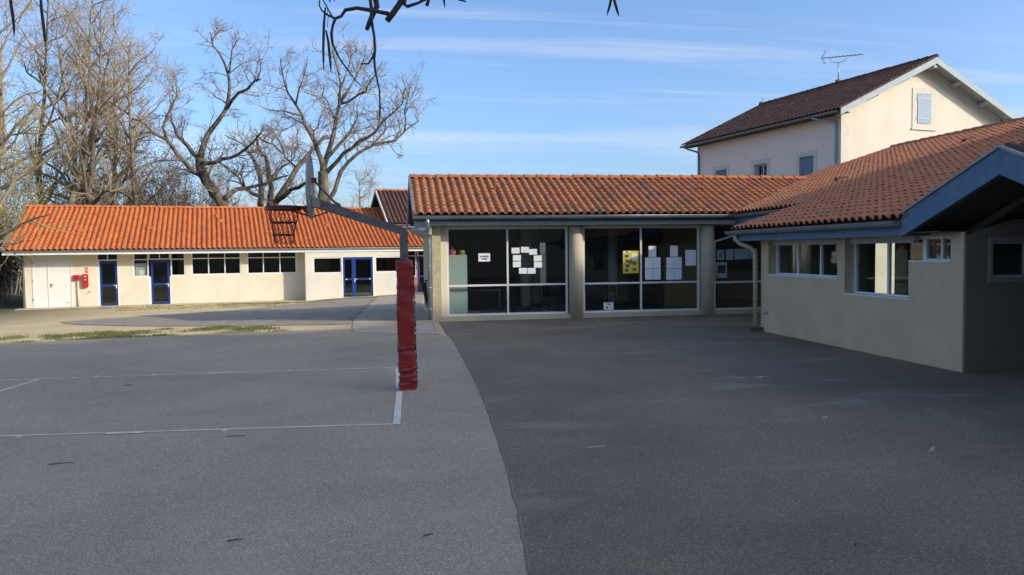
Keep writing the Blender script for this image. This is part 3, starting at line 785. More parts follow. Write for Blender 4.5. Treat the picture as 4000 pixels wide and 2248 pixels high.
t = sheet_obj('small white sign with Ballons and two printed balls at the foot of the middle window', 6.44, .317, .29, .215, .0, 'white_card', y=YG, parent_needed=True, name='window_sign', cat='sign')
text_part(t, 'Ballons', 6.44, .375, YG - .0025, .058, 'ink')
part(t, 'printed_ball', MB().prism([(6.39 + .038 * math.cos(k * .5236), YG - .0035, .275 + .038 * math.sin(k * .5236)) for k in range(12)], (0, .002, 0)), 'ink_red')
bb = MB().prism([(6.50 + .034 * math.cos(k * .5236), YG - .0035, .28 + .034 * math.sin(k * .5236)) for k in range(12)], (0, .001, 0))
pb = part(t, 'printed_ball', bb, 'white_card')
part(pb, 'ball_patch', MB().prism([(6.50 + .016 * math.cos(k * 1.2566), YG - .006, .28 + .016 * math.sin(k * 1.2566)) for k in range(5)], (0, .0015, 0)).box(6.468, 6.48, YG - .006, YG - .0045, .262, .296).box(6.520, 6.532, YG - .006, YG - .0045, .262, .296), 'ink')

cabt = thing('cabinet', 'tall pale green cabinet standing against the left pane inside the hall', 'cabinet', (1.78, 22.72, 0.06))
part(cabt, 'body', MB().box(1.78, 2.30, 22.72, 23.6, 0.06, 1.87), 'cabinet_paint')
part(cabt, 'handle', MB().box(2.302, 2.32, 22.8, 22.83, .60, .66).box(2.302, 2.32, 22.8, 22.83, .86, .92), 'zinc')
rg = random.Random(2)
pk = MB()
vs_, fs_ = [], []
for i in range(7):
    for k in range(10):
        a = 2 * math.pi * k / 10; zz_ = i / 6
        r_ = .105 * math.sin(math.pi * (0.2 + .75 * zz_)) * (1 + rg.gauss(0, .14)) + .012
        vs_.append((1.885 + r_ * math.cos(a), 22.86 + r_ * .8 * math.sin(a), 1.871 + .24 * zz_))
for i in range(6):
    for k in range(10): fs_.append((i * 10 + k, i * 10 + (k + 1) % 10, (i + 1) * 10 + (k + 1) % 10, (i + 1) * 10 + k))
fs_.append(tuple(60 + k for k in range(10)))
pk.add(vs_, fs_, True)
solo('cloth_bag', pk, 'pink_cloth', 'crumpled pink bag on top of the pale green cabinet', 'bag', off=(1.885, 22.86, 1.871))
bx = thing('box', 'small dark and yellow box on top of the cabinet, right of the pink bag', 'box', (2.15, 22.86, 1.871))
part(bx, 'carton', MB().box(2.08, 2.245, 22.80, 22.95, 1.871, 2.01), 'wood_dark'); part(bx, 'box_label', MB().box(2.13, 2.243, 22.797, 22.80, 1.88, 1.995), 'yellow_card'); part(bx, 'print', MB().box(2.14, 2.20, 22.7945, 22.797, 1.89, 1.955), 'ink_red')
def chair(x, y, rz, label):
    t = thing('chair', label, 'chair', (x, y, 0.06), rz, 'dark chairs inside the hall', org=(0, 0, 0))
    part(t, 'seat', MB().box(-.2, .2, -.2, .2, .42, .45), 'wood_dark'); part(t, 'backrest', MB().box(-.2, .2, .17, .2, .62, .82), 'wood_dark')
    for sx in (-1, 1):
        part(t, 'leg', MB().tube([(sx * .19, -.19, 0), (sx * .17, -.17, .42)], .014, 6), 'black_plastic')
        part(t, 'leg', MB().tube([(sx * .19, .22, 0), (sx * .17, .185, .42), (sx * .17, .19, .82)], .014, 6), 'black_plastic')
def table(x, y, w, d, label):
    t = thing('table', label, 'table', (x, y, 0.06), 0, 'dark tables inside the hall', org=(0, 0, 0))
    part(t, 'top', MB().box(-w / 2, w / 2, -d / 2, d / 2, .68, .72), 'wood_dark')
    for sx in (-1, 1):
        for sy in (-1, 1): part(t, 'leg', MB().box(sx * (w / 2 - .05) - .02, sx * (w / 2 - .05) + .02, sy * (d / 2 - .05) - .02, sy * (d / 2 - .05) + .02, 0, .68), 'black_plastic')
table(6.0, 23.9, 1.3, .7, 'dark table behind the Ballons sign in the hall'); table(2.9, 24.6, 1.2, .7, 'dark table behind the ACTIVITES LIBRES sign')
table(8.0, 23.7, 1.0, .6, 'dark table behind the paper towers in the hall')
chair(7.05, 23.6, R(100), 'dark chair left of the mullion under the yellow poster'); chair(4.85, 23.7, R(80), 'dark chair by the right edge of the left window'); chair(5.3, 24.4, R(20), 'dark chair beyond the left round column')

# ------------------------------------------------------------------ wing on the right with its porch
XW = 8.75
wing = thing('school_wing', 'low grey rendered school wing with blue fascia, small windows and tiled porch gable', 'building', (XW, 10.94, 0))
holes = [(14.39, 17.235, 1.335, 2.13), (12.24, 14.14, 1.05, 2.13), (11.23, 12.24, 1.70, 2.13)]
wm = wall('y', 11.18, 17.6, -0.05, 2.17, XW, XW + .30, holes)
wm.box(XW, XW + .035, 10.942, 11.18, -0.05, 2.17)
part(wing, 'wall', wm, 'plaster_grey')
part(wing, 'wall', MB().box(XW + .301, 11.5, 17.3, 17.6, -0.05, 2.17), 'plaster_grey')
part(wing, 'porch_wall', wall('x', XW + .036, 14.5, -0.05, 2.10, 10.936, 11.179, [(9.23, 10.5, 1.45, 2.03)]), 'porch_shade')
part(wing, 'porch_wall', MB().prism([(XW + .036, 10.936, 2.10), (14.5, 10.936, 2.10), (14.5, 10.936, 2.36), (9.6, 10.936, 2.36), (XW + .036, 10.936, 2.11)], (0, .239, 0)), 'porch_shade')
part(wing, 'porch_shade_wall', MB().box(9.6, 14.5, 7.75, 7.95, -.02, 2.2).box(14.3, 14.5, 7.951, 10.939, -.02, 3.0), 'plaster_dark')  # unseen walls, added to close off the porch and darken it
window(wing, 'y', 14.39, 17.235, 1.335, 2.13, XW + .20, mull=(15.35, 16.28), fw=0.055, mat='white_pvc')
window(wing, 'y', 12.10, 14.14, 1.05, 2.13, XW + .20, mull=(13.10,), fw=0.055, mat='white_pvc')
window(wing, 'y', 11.23, 12.095, 1.70, 2.13, XW + .19, mull=(11.68,), fw=0.05, mat='white_pvc')
part(wing, 'roller_shutter_box', MB().box(XW + .10, XW + .199, 14.39, 17.235, 2.02, 2.13), 'frame_grey')
part(wing, 'roller_shutter_box', MB().box(XW + .10, XW + .199, 12.245, 14.14, 2.02, 2.13), 'frame_grey')
part(wing, 'sill', MB().box(XW - .01, XW + .198, 14.40, 17.23, 1.336, 1.36), 'white_pvc')
part(wing, 'sill', MB().box(XW - .01, XW + .198, 12.25, 14.135, 1.051, 1.075), 'white_pvc')
part(wing, 'sill', MB().box(XW - .01, XW + .188, 11.24, 12.235, 1.701, 1.722), 'white_pvc')
window(wing, 'x', 9.23, 10.5, 1.45, 2.03, 10.97, mull=(9.86,), fw=0.05, mat='frame_grey')
part(wing, 'window_surround', wall('x', 9.165, 10.56, 1.39, 2.09, 10.912, 10.934, [(9.23, 10.5, 1.45, 2.03)]), 'plaster_dark')
part(wing, 'floor', MB().box(XW + .30, 14, 11.18, 17.3, .02, .05), 'floor_inside')
part(wing, 'inner_wall', MB().box(12.0, 12.1, 11.18, 17.3, .05, 2.9), 'wall_inside')
part(wing, 'ceiling', MB().box(XW + .30, 12.0, 11.18, 17.3, 2.18, 2.2), 'ceiling_inside')
# roof deck
AY, AZ = 9.72, 3.27          # porch gable apex
EY0 = 11.78                  # near end of the eave
dz = -.035
P = lambda x, y: (x, y, wing_z(x) + dz)
dk = MB().prism([P(EXw + .02, EY0), P(10.9, AY), P(14.5, AY), P(18, AY), P(18, 26.1), P(VX1, 26.1), P(VX1, RYm), P(VX0, EYm), P(VX0, 18.2), P(EXw + .02, 18.2)], (0, 0, -.07))
z18 = wing_z(18.0)
dk.prism([(18, 15.8, z18 + dz), (27, 15.8, z18 - 2.8), (27, 26.1, z18 - 2.8), (18, 26.1, z18 + dz)], (0, 0, -.07))
wroof = part(wing, 'roof', dk, 'deck_dark')
PSL = (AZ - wing_z(EXw)) / (EY0 - AY)
porch_z = lambda y: AZ - PSL * abs(y - AY)
def keep_w(p):
    if p.x > 18 or p.y > 26.1: return False
    if p.y > 18.2 and p.x < VX0 - .02: return False
    if p.y < EY0 and p.z < porch_z(p.y) - .01: return False
    if p.y < AY: return False
    if p.y > EYm and p.y <= RYm and p.z < mid_z(p.y) - .02: return False
    if p.y > RYm and p.z < RZm: return False
    return True
lay_tiles(wroof, (EXw - .05, 26.2, wing_z(EXw - .05)), (0, -1, 0), (1, 0, WSL), 84, 33, TW, TROW, TH, 'tile_wing', keep=keep_w, seed=31)
ridge_tiles(wroof, (18, 26.1, z18 + .03), (18, AY, z18 + .03), 0.40, 0.12, 'tile_wing', 5)
for vx, vy in ((12.6, 20.6), (15.6, 19.4)):
    vz = wing_z(vx)
    part(wroof, 'vent_tile', MB().prism([(vx - .13, vy - .1, vz + .02), (vx - .13, vy + .1, vz + .02), (vx - .13, vy + .06, vz + .13), (vx - .13, vy - .06, vz + .13)], (.3, 0, .05)), 'deck_dark')
gutter(wing, (EXw - .07, EY0 + .03, EZw - .055), (EXw - .07, 18.3, EZw - .055), 0.085, 'zinc_dull', 0, (-1, 0, 0))
gutter(wing, (VX0 - .06, 18.25, EZm - .05), (VX0 - .06, EYm, EZm - .05), 0.085, 'zinc_dull', 0, (-1, 0, 0))
part(wing, 'fascia', MB().box(EXw + .03, EXw + .07, EY0 - .02, 18.22, 2.135, EZw - .06), 'blue_fascia')
part(wing, 'fascia', MB().box(VX0 + .03, VX0 + .07, 18.2, 22.0, EZm - .35, EZm - .06), 'blue_fascia')
part(wing, 'verge_board', MB().prism([(EXw + .03, 18.17, EZw - .24), (VX0 + .03, 18.17, EZm - .28), (VX0 + .03, 18.17, EZm - .03), (EXw + .03, 18.17, EZw - .03)], (0, .04, 0)), 'blue_fascia')
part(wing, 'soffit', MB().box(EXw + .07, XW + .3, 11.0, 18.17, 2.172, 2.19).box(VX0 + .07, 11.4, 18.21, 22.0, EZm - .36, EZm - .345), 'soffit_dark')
# porch gable facing the yard
gx = EXw + .0
fa = MB()
fa.prism([(gx, EY0 + .03, wing_z(EXw) - .30), (gx, AY, AZ - .345), (gx, AY, AZ + .02), (gx, EY0 + .03, wing_z(EXw) + .055)], (.045, 0, 0))
fa2 = MB().prism([(gx, AY, AZ - .345), (gx, 7.6, porch_z(7.6) - .345), (gx, 7.6, porch_z(7.6) + .02), (gx, AY, AZ + .02)], (.045, 0, 0))
part(wing, 'gable_fascia', fa, 'blue_fascia'); part(wing, 'gable_fascia', fa2, 'blue_fascia')
part(wing, 'gable_trim', MB().bar((gx + .01, EY0 + .03, wing_z(EXw) + .07), (gx + .01, AY, AZ + .035), .08, .03).bar((gx + .01, AY, AZ + .035), (gx + .01, 7.6, porch_z(7.6) + .035), .08, .03), 'zinc_dull')
pr = MB()
pr.prism([(gx + .02, AY, AZ), (gx + .02, 7.4, porch_z(7.4)), (14.5, 7.4, porch_z(7.4)), (14.5, AY, AZ)], (0, 0, -.06))
pr.prism([(gx + .02, AY, AZ), (gx + .02, EY0, porch_z(EY0)), (EXw + .2, EY0, porch_z(EY0)), (11.0, AY, AZ)], (0, 0, -.06))
proof = part(wing, 'porch_roof', pr, 'deck_dark')
lay_tiles(proof, (gx + .03, 7.42, porch_z(7.42)), (1, 0, 0), (0, 1, PSL), 24, 8, TW, TROW, TH, 'tile_brown', seed=33, limit=60)
sf = MB()
sf.prism([(gx + .05, EY0 - .02, wing_z(EXw) - .29), (gx + .05, AY, AZ - .36), (14.5, AY, AZ - .36), (14.5, EY0 - .02, wing_z(EXw) - .29)], (0, 0, .02))
sf.prism([(gx + .05, AY, AZ - .36), (gx + .05, 7.6, porch_z(7.6) - .36), (14.5, 7.6, porch_z(7.6) - .36), (14.5, AY, AZ - .36)], (0, 0, .02))
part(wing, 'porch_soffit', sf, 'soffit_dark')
for k in range(6):
    x = gx + .9 + k * .95
    part(wing, 'porch_rafter', MB().bar((x, EY0 - .4, porch_z(EY0 - .4) - .42), (x, AY, AZ - .42), .07, .10), 'soffit_dark')
part(wing, 'shade_canopy', MB().box(EXw, 16, 0.5, 7.38, 2.30, 2.42), 'deck_dark')  # unseen flat canopy, added to keep skylight off the porch wall
part(wing, 'porch_post', MB().box(8.75, 8.95, 7.7, 7.9, -.02, porch_z(7.8) - .36), 'plaster_grey')
dp = MB().tube([(EXw - .03, 17.95, 2.29), (EXw - .03, 17.95, 2.20), (EXw + .05, 17.9, 2.08), (8.55, 17.72, 1.98), (8.63, 17.66, 1.88), (8.64, 17.66, 0.10)], 0.05, 12)
for zc in (1.5, .75): dp.tube([(8.64, 17.66, zc), (8.64, 17.66, zc + .05)], .057, 12)
part(wing, 'downpipe', dp, 'plaster_grey', 'beige painted downpipe at the far corner of the wing')
part(wing, 'drain_box', MB().box(8.42, 8.74, 17.45, 17.8, -.02, .10), 'drain_dark')
tp = MB().tube([(XW, 17.26, .45), (XW - .09, 17.26, .45), (XW - .11, 17.26, .40)], .013, 8).tube([(XW - .05, 17.26, .45), (XW - .05, 17.26, .50)], .010, 6).bar((XW - .05, 17.22, .505), (XW - .05, 17.30, .505), .012, .012)
part(wing, 'tap', tp, 'zinc_dull')

# ------------------------------------------------------------------ long classroom building (left); all its numbers are (u, v, z) along its own axes
VF = 40.40
o3 = (-8.0, VF, -0.35)
left = thing('classroom_building', 'long low cream classroom building with bright orange tile roof and blue doors', 'building', tuple(uv2w(*o3)), ROT, org=o3)
ZT = 2.10
hl = [(-7.70, -6.15, -.36, 2.02), (-5.13, -4.25, -.36, 2.08), (-3.64, -1.41, .98, 2.08), (-2.99, -2.05, -.36, .98), (-1.15, 1.08, 1.0, 2.10), (1.35, 3.68, 1.0, 2.10)]
part(left, 'wall', wall('x', -8.0, 4.0, -.6, ZT, VF, VF + .25, hl), 'plaster_cream')
part(left, 'wall', MB().box(-8.0, -7.75, VF + .25, 45.9, -.6, 2.3), 'plaster_cream')
part(left, 'plinth', MB().box(-8.25, 4.0, VF - .9, VF - .01, -.6, -.315), 'concrete_edge')
VB = VF - .86                                      # projecting entrance block
hb = [(4.38, 5.73, .99, 1.76), (5.76, 7.31, -.3, 1.76), (7.40, 8.78, .99, 1.76)]
part(left, 'entrance_block', wall('x', 4.0, 9.05, -.6, ZT - .02, VB, VB + .22, hb), 'plaster_block')
part(left, 'block_side', MB().box(4.0, 4.22, VB + .221, VF - .001, -.6, ZT - .02), 'plaster_block')
part(left, 'wall', wall('x', 9.06, 14.0, -.4, ZT, VF, VF + .25, [(9.06, 9.72, .70, 2.08), (9.76, 10.7, -.2, 2.08)]), 'plaster_pink')
part(left, 'inner_wall', MB().box(-7.7, 13.9, 43.6, 43.7, -.5, 2.3), 'wall_inside')
part(left, 'floor', MB().box(-7.7, 13.9, VF + .25, 43.6, -.40, -.36), 'floor_inside')
part(left, 'ceiling', MB().box(-7.7, 13.9, VF + .25, 43.6, 2.2, 2.22), 'ceiling_inside')
# white double door
dd = part(left, 'door', wall('x', -7.70, -6.15, -.34, 2.02, VF - .02, VF + .05, [(-7.66, -7.10, -.33, 1.99), (-7.06, -6.19, -.33, 1.99)]), 'white_paint', 'white double store door')
part(dd, 'door_leaf', MB().box(-7.657, -7.103, VF + .0, VF + .05, -.327, 1.987), 'white_paint'); part(dd, 'door_leaf', MB().box(-7.057, -6.193, VF + .0, VF + .05, -.327, 1.987), 'white_paint')
part(dd, 'handle', MB().box(-7.0, -6.96, VF - .03, VF, .58, .76).bar((-6.98, VF - .035, .70), (-6.87, VF - .035, .70), .02, .02), 'zinc')
part(dd, 'letter_slot', MB().box(-6.45, -6.28, VF - .006, VF, -.14, -.115), 'zinc_dull')
for k, zc in enumerate((0.05, .9, 1.7)): part(dd, 'hinge', MB().box(-7.70, -7.67, VF - .035, VF - .021, zc - .05, zc + .05), 'zinc')
def blue_door(u0, u1, z0, z1, d, hand=1, two=None, push=True):
    f = wall('x', u0, u1, z0, z1, d, d + .06, [(u0 + .09, u1 - .09, z0 + .10, z1 - .10)])
    st = [two] if two else []
    for s_ in st: f.box(s_ - .10, s_ + .10, d + .002, d + .058, z0 + .10, z1 - .10)
    xs = [u0 + .09, *( [two - .10, two + .10] if two else []), u1 - .09]
    zr = z0 + (z1 - z0) * .46
    for i in range(0, len(xs), 2): f.box(xs[i], xs[i + 1], d + .004, d + .056, zr - .045, zr + .045)
    dr = part(left, 'door', f, 'blue_door')
    for i in range(0, len(xs), 2):
        for q0, q1 in ((z0 + .10, zr - .045), (zr + .045, z1 - .10)):
            part(dr, 'pane', MB().box(xs[i] + .002, xs[i + 1] - .002, d + .03, d + .036, q0 + .002, q1 - .002), 'glass')
    hx = (two + .04) if two else (u1 - .06)
    part(dr, 'handle', MB().box(hx - .02, hx + .02, d - .02, d, zr - .14, zr + .03).bar((hx, d - .035, zr), (hx + (.12 if two else -.12), d - .035, zr), .022, .022), 'white_pvc')
    if two:
        for hx2 in (u0 + .16, u1 - .16): part(dr, 'door_stop', MB().tube([(hx2, d - .03, zr), (hx2, d + .003, zr)], .035, 10), 'white_pvc')
    return dr
blue_door(-5.03, -4.30, -.34, 1.72, VF + .02); blue_door(-2.90, -2.10, -.34, 1.74, VF + .02)
window(left, 'x', -5.13, -4.25, 1.74, 2.08, VF + .02, fw=.05, mull=(-4.69,))
part(left, 'door_jamb', MB().box(-5.13, -5.032, VF + .0, VF + .10, -.34, 1.735), 'white_paint'); part(left, 'door_jamb', MB().box(-4.298, -4.25, VF + .0, VF + .10, -.34, 1.735), 'white_paint')
part(left, 'door_jamb', MB().box(-2.99, -2.902, VF + .0, VF + .10, -.34, .98), 'white_paint'); part(left, 'door_jamb', MB().box(-2.098, -2.05, VF + .0, VF + .10, -.34, .98), 'white_paint')
window(left, 'x', -3.64, -2.99, .98, 2.08, VF + .02, rails=(1.77,), fw=.055); window(left, 'x', -2.05, -1.41, .98, 2.08, VF + .02, rails=(1.77,), fw=.055)
window(left, 'x', -2.985, -2.055, 1.76, 2.08, VF + .02, fw=.05, mull=(-2.52,))
window(left, 'x', -1.15, 1.08, 1.0, 2.10, VF + .02, mull=(-.385, .345), rails=(1.79,), fw=.06)
window(left, 'x', 1.35, 3.68, 1.0, 2.10, VF + .02, mull=(2.105, 2.885), rails=(1.79,), fw=.06)
window(left, 'x', 4.38, 5.73, .99, 1.76, VB + .03, fw=.045); window(left, 'x', 7.40, 8.78, .99, 1.76, VB + .03, fw=.045)
blue_door(5.80, 7.27, -.24, 1.74, VB + .02, two=6.33)
part(left, 'door_jamb', MB().box(5.73, 5.798, VB - .01, VB + .10, -.26, 1.76), 'white_paint'); part(left, 'door_jamb', MB().box(7.272, 7.34, VB - .01, VB + .10, -.26, 1.76), 'white_paint')
window(left, 'x', 9.08, 9.70, .70, 2.08, VF + .02, rails=(1.78,), fw=.05); window(left, 'x', 9.77, 10.69, 1.76, 2.08, VF + .02, fw=.05)
blue_door(9.79, 10.66, -.16, 1.74, VF + .02)
# paper blind behind the light beside the second door
part(left, 'blind', MB().box(-3.56, -3.07, VF + .12, VF + .125, 1.06, 1.60), 'cabinet_paint'); part(left, 'blind', MB().box(-3.4, -3.2, VF + .110, VF + .115, 1.05, 1.28), 'white_card')
part(left, 'wall_tap', MB().tube([(-5.44, VF, .35), (-5.44, VF - .07, .35), (-5.46, VF - .09, .31)], .014, 8).bar((-5.48, VF - .04, .37), (-5.40, VF - .04, .39), .012, .012), 'zinc_dull')
part(left, 'service_pipe', MB().tube([(-5.93, VF - .03, -.34), (-5.93, VF - .03, .87)], .035, 10), 'frame_grey')
# roof
LE, LEZ, LR, LRZ = VF - .90, 2.235, VF + 4.0, 4.36
LSL = (LRZ - LEZ) / (LR - LE)
U0, U1 = -8.62, 14.6
dk = MB().prism([(U0, LE + .02, LEZ - .035), (U0, LR, LRZ - .035), (U1, LR, LRZ - .035), (U1, LE + .02, LEZ - .035)], (0, 0, -.07))
dk.prism([(U0, LR, LRZ - .035), (U0, LR + 1.9, LRZ - .85), (U1, LR + 1.9, LRZ - .85), (U1, LR, LRZ - .035)], (0, 0, -.07))
lroof = part(left, 'roof', dk, 'deck_dark')
lay_tiles(lroof, (U0 + .04, LE - .06, LEZ - .06 * LSL), (1, 0, 0), (0, 1, LSL), 103, 17, .224, .322, .062, 'tile_new', keep=lambda p: p.y < LR, seed=41, jit=.7, rot_world=ROT)
ridge_tiles(lroof, (U0, LR, LRZ + .03), (U1, LR, LRZ + .03), 0.42, 0.12, 'tile_new', 8)
part(left, 'verge_trim', MB().bar((U0 - .03, LE - .05, LEZ), (U0 - .03, LR, LRZ + .02), .06, .16), 'zinc_dull')
gutter(left, (U0 - .02, LE - .065, LEZ - .02), (U1, LE - .065, LEZ - .02), 0.058, 'zinc', 0)
part(left, 'fascia', MB().box(U0 - .02, U1, LE + .0, LE + .03, 2.03, LEZ - .04), 'white_pvc')
part(left, 'soffit', MB().box(U0 + .02, U1, LE + .031, VF - .002, 2.10, 2.115), 'white_paint')
part(left, 'gable_wall', MB().prism([(-7.98, VF, 2.1), (-7.98, LR, LRZ - .12), (-7.98, LR + 1.6, LRZ - .8), (-7.98, 45.9, 2.1)], (.2, 0, 0)), 'plaster_cream')
for vu, vr in ((-5.9, 1.9), (-3.0, 2.2), (0.1, 3.7), (.2, 3.0), (5.4, 2.5)):
    z_ = LEZ + LSL * vr
    part(lroof, 'vent_tile', MB().prism([(vu - .11, LE + vr - .1, z_ + .03), (vu + .11, LE + vr - .1, z_ + .03), (vu + .08, LE + vr - .08, z_ + .15), (vu - .08, LE + vr - .08, z_ + .15)], (0, .3, .06)), 'tile_new')
part(left, 'bracket_pipe', MB().tube([(-8.15, LE - .02, LEZ - .13), (-8.15, LE + .15, 2.0), (-8.05, VF - .06, 1.85), (-8.05, VF - .06, -.35)], .04, 10), 'zinc_dull')

# fire post and alarm box on its wall
fb = thing('fire_hose_box', 'red fire extinguisher cabinet on the cream wall, right of the alarm', 'fire cabinet', tuple(uv2w(-5.6, VF, .55)), ROT, org=(-5.6, VF, .55))
cab_ = MB().prism([(-5.71, VF - .14, .60), (-5.69, VF - .14, .55), (-5.51, VF - .14, .55), (-5.485, VF - .14, .60), (-5.485, VF - .14, 1.11), (-5.51, VF - .14, 1.155), (-5.69, VF - .14, 1.155), (-5.71, VF - .14, 1.11)], (0, .138, 0))
part(fb, 'cabinet', cab_, 'red_plastic'); part(fb, 'window', MB().box(-5.655, -5.545, VF - .146, VF - .141, .80, .98), 'black_plastic'); part(fb, 'print', MB().box(-5.65, -5.55, VF - .146, VF - .141, 1.03, 1.06), 'white_card'); part(fb, 'latch', MB().box(-5.62, -5.58, VF - .155, VF - .147, .86, .93), 'white_card')
ab = thing('alarm_box', 'square red alarm box on the cream wall beside the white double door', 'alarm', tuple(uv2w(-5.95, VF, .87)), ROT, org=(-5.95, VF, .87))
part(ab, 'case', MB().box(-6.07, -5.835, VF - .12, VF - .002, .88, 1.115), 'red_plastic'); part(ab, 'dial', MB().tube([(-5.955, VF - .135, .99), (-5.955, VF - .121, .99)], .065, 14), 'black_plastic'); part(ab, 'dial_centre', MB().box(-5.985, -5.925, VF - .142, VF - .136, .965, 1.015), 'red_plastic')
sg = thing('wall_sign', 'small red and white safety sign above the red cabinet', 'sign', tuple(uv2w(-5.56, VF, 1.24)), ROT, org=(-5.56, VF, 1.24))
part(sg, 'plate', MB().box(-5.61, -5.50, VF - .012, VF - .002, 1.26, 1.44), 'red_plastic'); part(sg, 'pictogram', MB().box(-5.58, -5.555, VF - .016, VF - .0125, 1.29, 1.41).box(-5.55, -5.525, VF - .016, VF - .0125, 1.31, 1.36), 'white_card'); part(sg, 'strip', MB().box(-5.63, -5.48, VF - .011, VF - .002, 1.21, 1.245), 'ridge_tile')

# ------------------------------------------------------------------ brown-roofed building rising behind the classroom roof
o4 = (8.75, 41.8, -0.2)
bb_ = thing('brown_roof_building', 'building with brown tile roof and white verge rising behind the orange roof', 'building', tuple(uv2w(*o4)), ROT, org=o4)
BE, BEZ, BR_, BRZ = 41.45, 3.50, 44.6, 5.42
BSL = (BRZ - BEZ) / (BR_ - BE)
part(bb_, 'wall', MB().box(8.75, 16, 41.8, 42.0, -.2, 3.55), 'red_wall'); part(bb_, 'wall', MB().box(8.75, 8.95, 42.001, 47.2, -.2, 3.5), 'red_wall')
part(bb_, 'gable_wall', MB().prism([(8.76, 41.8, 3.5), (8.76, BR_, BRZ - .2), (8.76, 47.3, 3.6)], (.18, 0, 0)), 'red_wall', 'dark red gable wall')
dk = MB().prism([(8.46, BE, BEZ - .035), (8.46, BR_, BRZ - .035), (16, BR_, BRZ - .035), (16, BE, BEZ - .035)], (0, 0, -.07))
dk.prism([(8.46, BR_, BRZ - .035), (8.46, 2 * BR_ - BE, BEZ), (16, 2 * BR_ - BE, BEZ), (16, BR_, BRZ - .035)], (0, 0, -.07))
br = part(bb_, 'roof', dk, 'deck_dark')
lay_tiles(br, (8.5, BE - .05, BEZ - .03), (1, 0, 0), (0, 1, BSL), 30, 12, .224, .315, .062, 'tile_brown', keep=lambda p: p.y < BR_, seed=51, limit=150, rot_world=ROT)
ridge_tiles(br, (8.46, BR_, BRZ + .03), (15, BR_, BRZ + .03), 0.42, 0.12, 'ridge_tile', 9)
part(bb_, 'verge_board', MB().bar((8.43, BE - .03, BEZ), (8.43, BR_, BRZ + .02), .05, .15), 'white_pvc'); part(bb_, 'verge_board', MB().bar((8.43, BR_, BRZ + .02), (8.43, 2 * BR_ - BE, BEZ), .05, .15), 'blue_grey_wood')
gutter(bb_, (8.4, BE - .08, BEZ - .05), (15, BE - .08, BEZ - .05), 0.07, 'zinc_dull', 0)
part(bb_, 'fascia', MB().box(8.48, 15, BE - .0, BE + .03, BEZ - .22, BEZ - .05), 'blue_grey_wood')
part(bb_, 'lichen_patch', MB().prism([(8.47, BR_ - .12, BRZ + .05), (8.75, BR_ - .10, BRZ + .06), (8.7, BR_ + .02, BRZ + .155), (8.5, BR_ + .02, BRZ + .15)], (0, .02, .02)), 'lichen', 'yellow lichen at the end of the ridge')

# ------------------------------------------------------------------ two-storey house behind the wing
o5 = (23.75, 25.63, 0.0)
house = thing('house', 'tall cream two-storey house with dark brown gable roof and blue-grey shutters', 'house', tuple(uv2w(*o5)), ROT, org=o5)
HU0, HU1, HV0, HV1 = 23.75, 32.65, 25.63, 35.85
HE, HEZ, HRU, HRZ = 23.20, 7.43, 28.20, 9.80
HSL = (HRZ - HEZ) / (HRU - HE)
side_h = [(27.19, 28.07, 4.2, 5.86), (30.22, 31.14, 4.4, 5.87), (33.31, 34.23, 4.2, 5.90)]
part(house, 'wall', wall('y', HV0 + .301, HV1, -.1, 7.55, HU0, HU0 + .30, side_h), 'plaster_house', 'pinkish cream side wall in shade')
gw = MB().prism([(HU0, HV0, -.1), (HU1, HV0, -.1), (HU1, HV0, HEZ + HSL * (HU0 - HE) - .1), (HRU, HV0, HRZ - .12), (HU0, HV0, HEZ + HSL * (HU0 - HE) - .1)], (0, .3, 0))
part(house, 'gable_wall', gw, 'plaster_gable', 'sunlit cream gable wall')
part(house, 'wall', MB().box(HU1 - .3, HU1, HV0 + .301, HV1, -.1, 7.5).box(HU0 + .301, HU1 - .301, HV1 - .3, HV1 - .001, -.1, 7.5), 'plaster_house')
for v0, v1, z0, z1 in side_h:
    part(house, 'window_surround', wall('y', v0 - .2, v1 + .2, z0 - .2, z1 + .22, HU0 - .015, HU0 - .002, [(v0, v1, z0, z1)]), 'stone_trim')
for (v0, v1, z0, z1) in (side_h[0], side_h[2]):
    sh = part(house, 'shutter', MB().box(HU0 + .085, HU0 + .10, v0 + .01, v1 - .01, z0, z1 - .01), 'shutter_dark')
    nb = 6
    for k in range(nb):
        w_ = (v1 - v0 - .02) / nb
        part(sh, 'plank', MB().box(HU0 + .065, HU0 + .084, v0 + .01 + k * w_ + .004, v0 + .01 + (k + 1) * w_ - .004, z0 + .01, z1 - .02), 'shutter_dark')
v0, v1, z0, z1 = side_h[1]
wb = window(house, 'y', v0 + .01, v1 - .01, z0, z1 - .01, HU0 + .14, mull=((v0 + v1) / 2,), fw=.06)
for k in range(5): part(wb, 'security_bar', MB().tube([(HU0 + .06, v0 + .1 + k * .18, z0), (HU0 + .06, v0 + .1 + k * .18, z1 - .01)], .012, 6), 'zinc_dull')
part(house, 'room_back', MB().box(HU0 + 2.2, HU0 + 2.3, HV0 + .6, HV1 - .4, 3, 7.3), 'wall_inside')
part(house, 'quoin', MB().box(HU0 + .0, HU0 + .22, HV0 - .018, HV0 - .002, -.1, 7.35), 'stone_trim'); part(house, 'quoin', MB().box(HU0 - .015, HU0 - .002, HV0 - .018, HV0 + .30, -.1, 7.30), 'stone_trim')
for zc in (6.9, 6.0, 5.1): part(house, 'quoin', MB().box(HU0 + .22, HU0 + .40, HV0 - .016, HV0 - .002, zc - .42, zc), 'stone_trim')
part(house, 'window_surround', wall('x', 27.50, 28.78, 6.93, 8.62, HV0 - .025, HV0 - .002, [(27.76, 28.52, 7.13, 8.40)]), 'stone_trim')
part(house, 'sill', MB().box(27.46, 28.82, HV0 - .06, HV0 - .002, 6.87, 6.925), 'stone_trim')
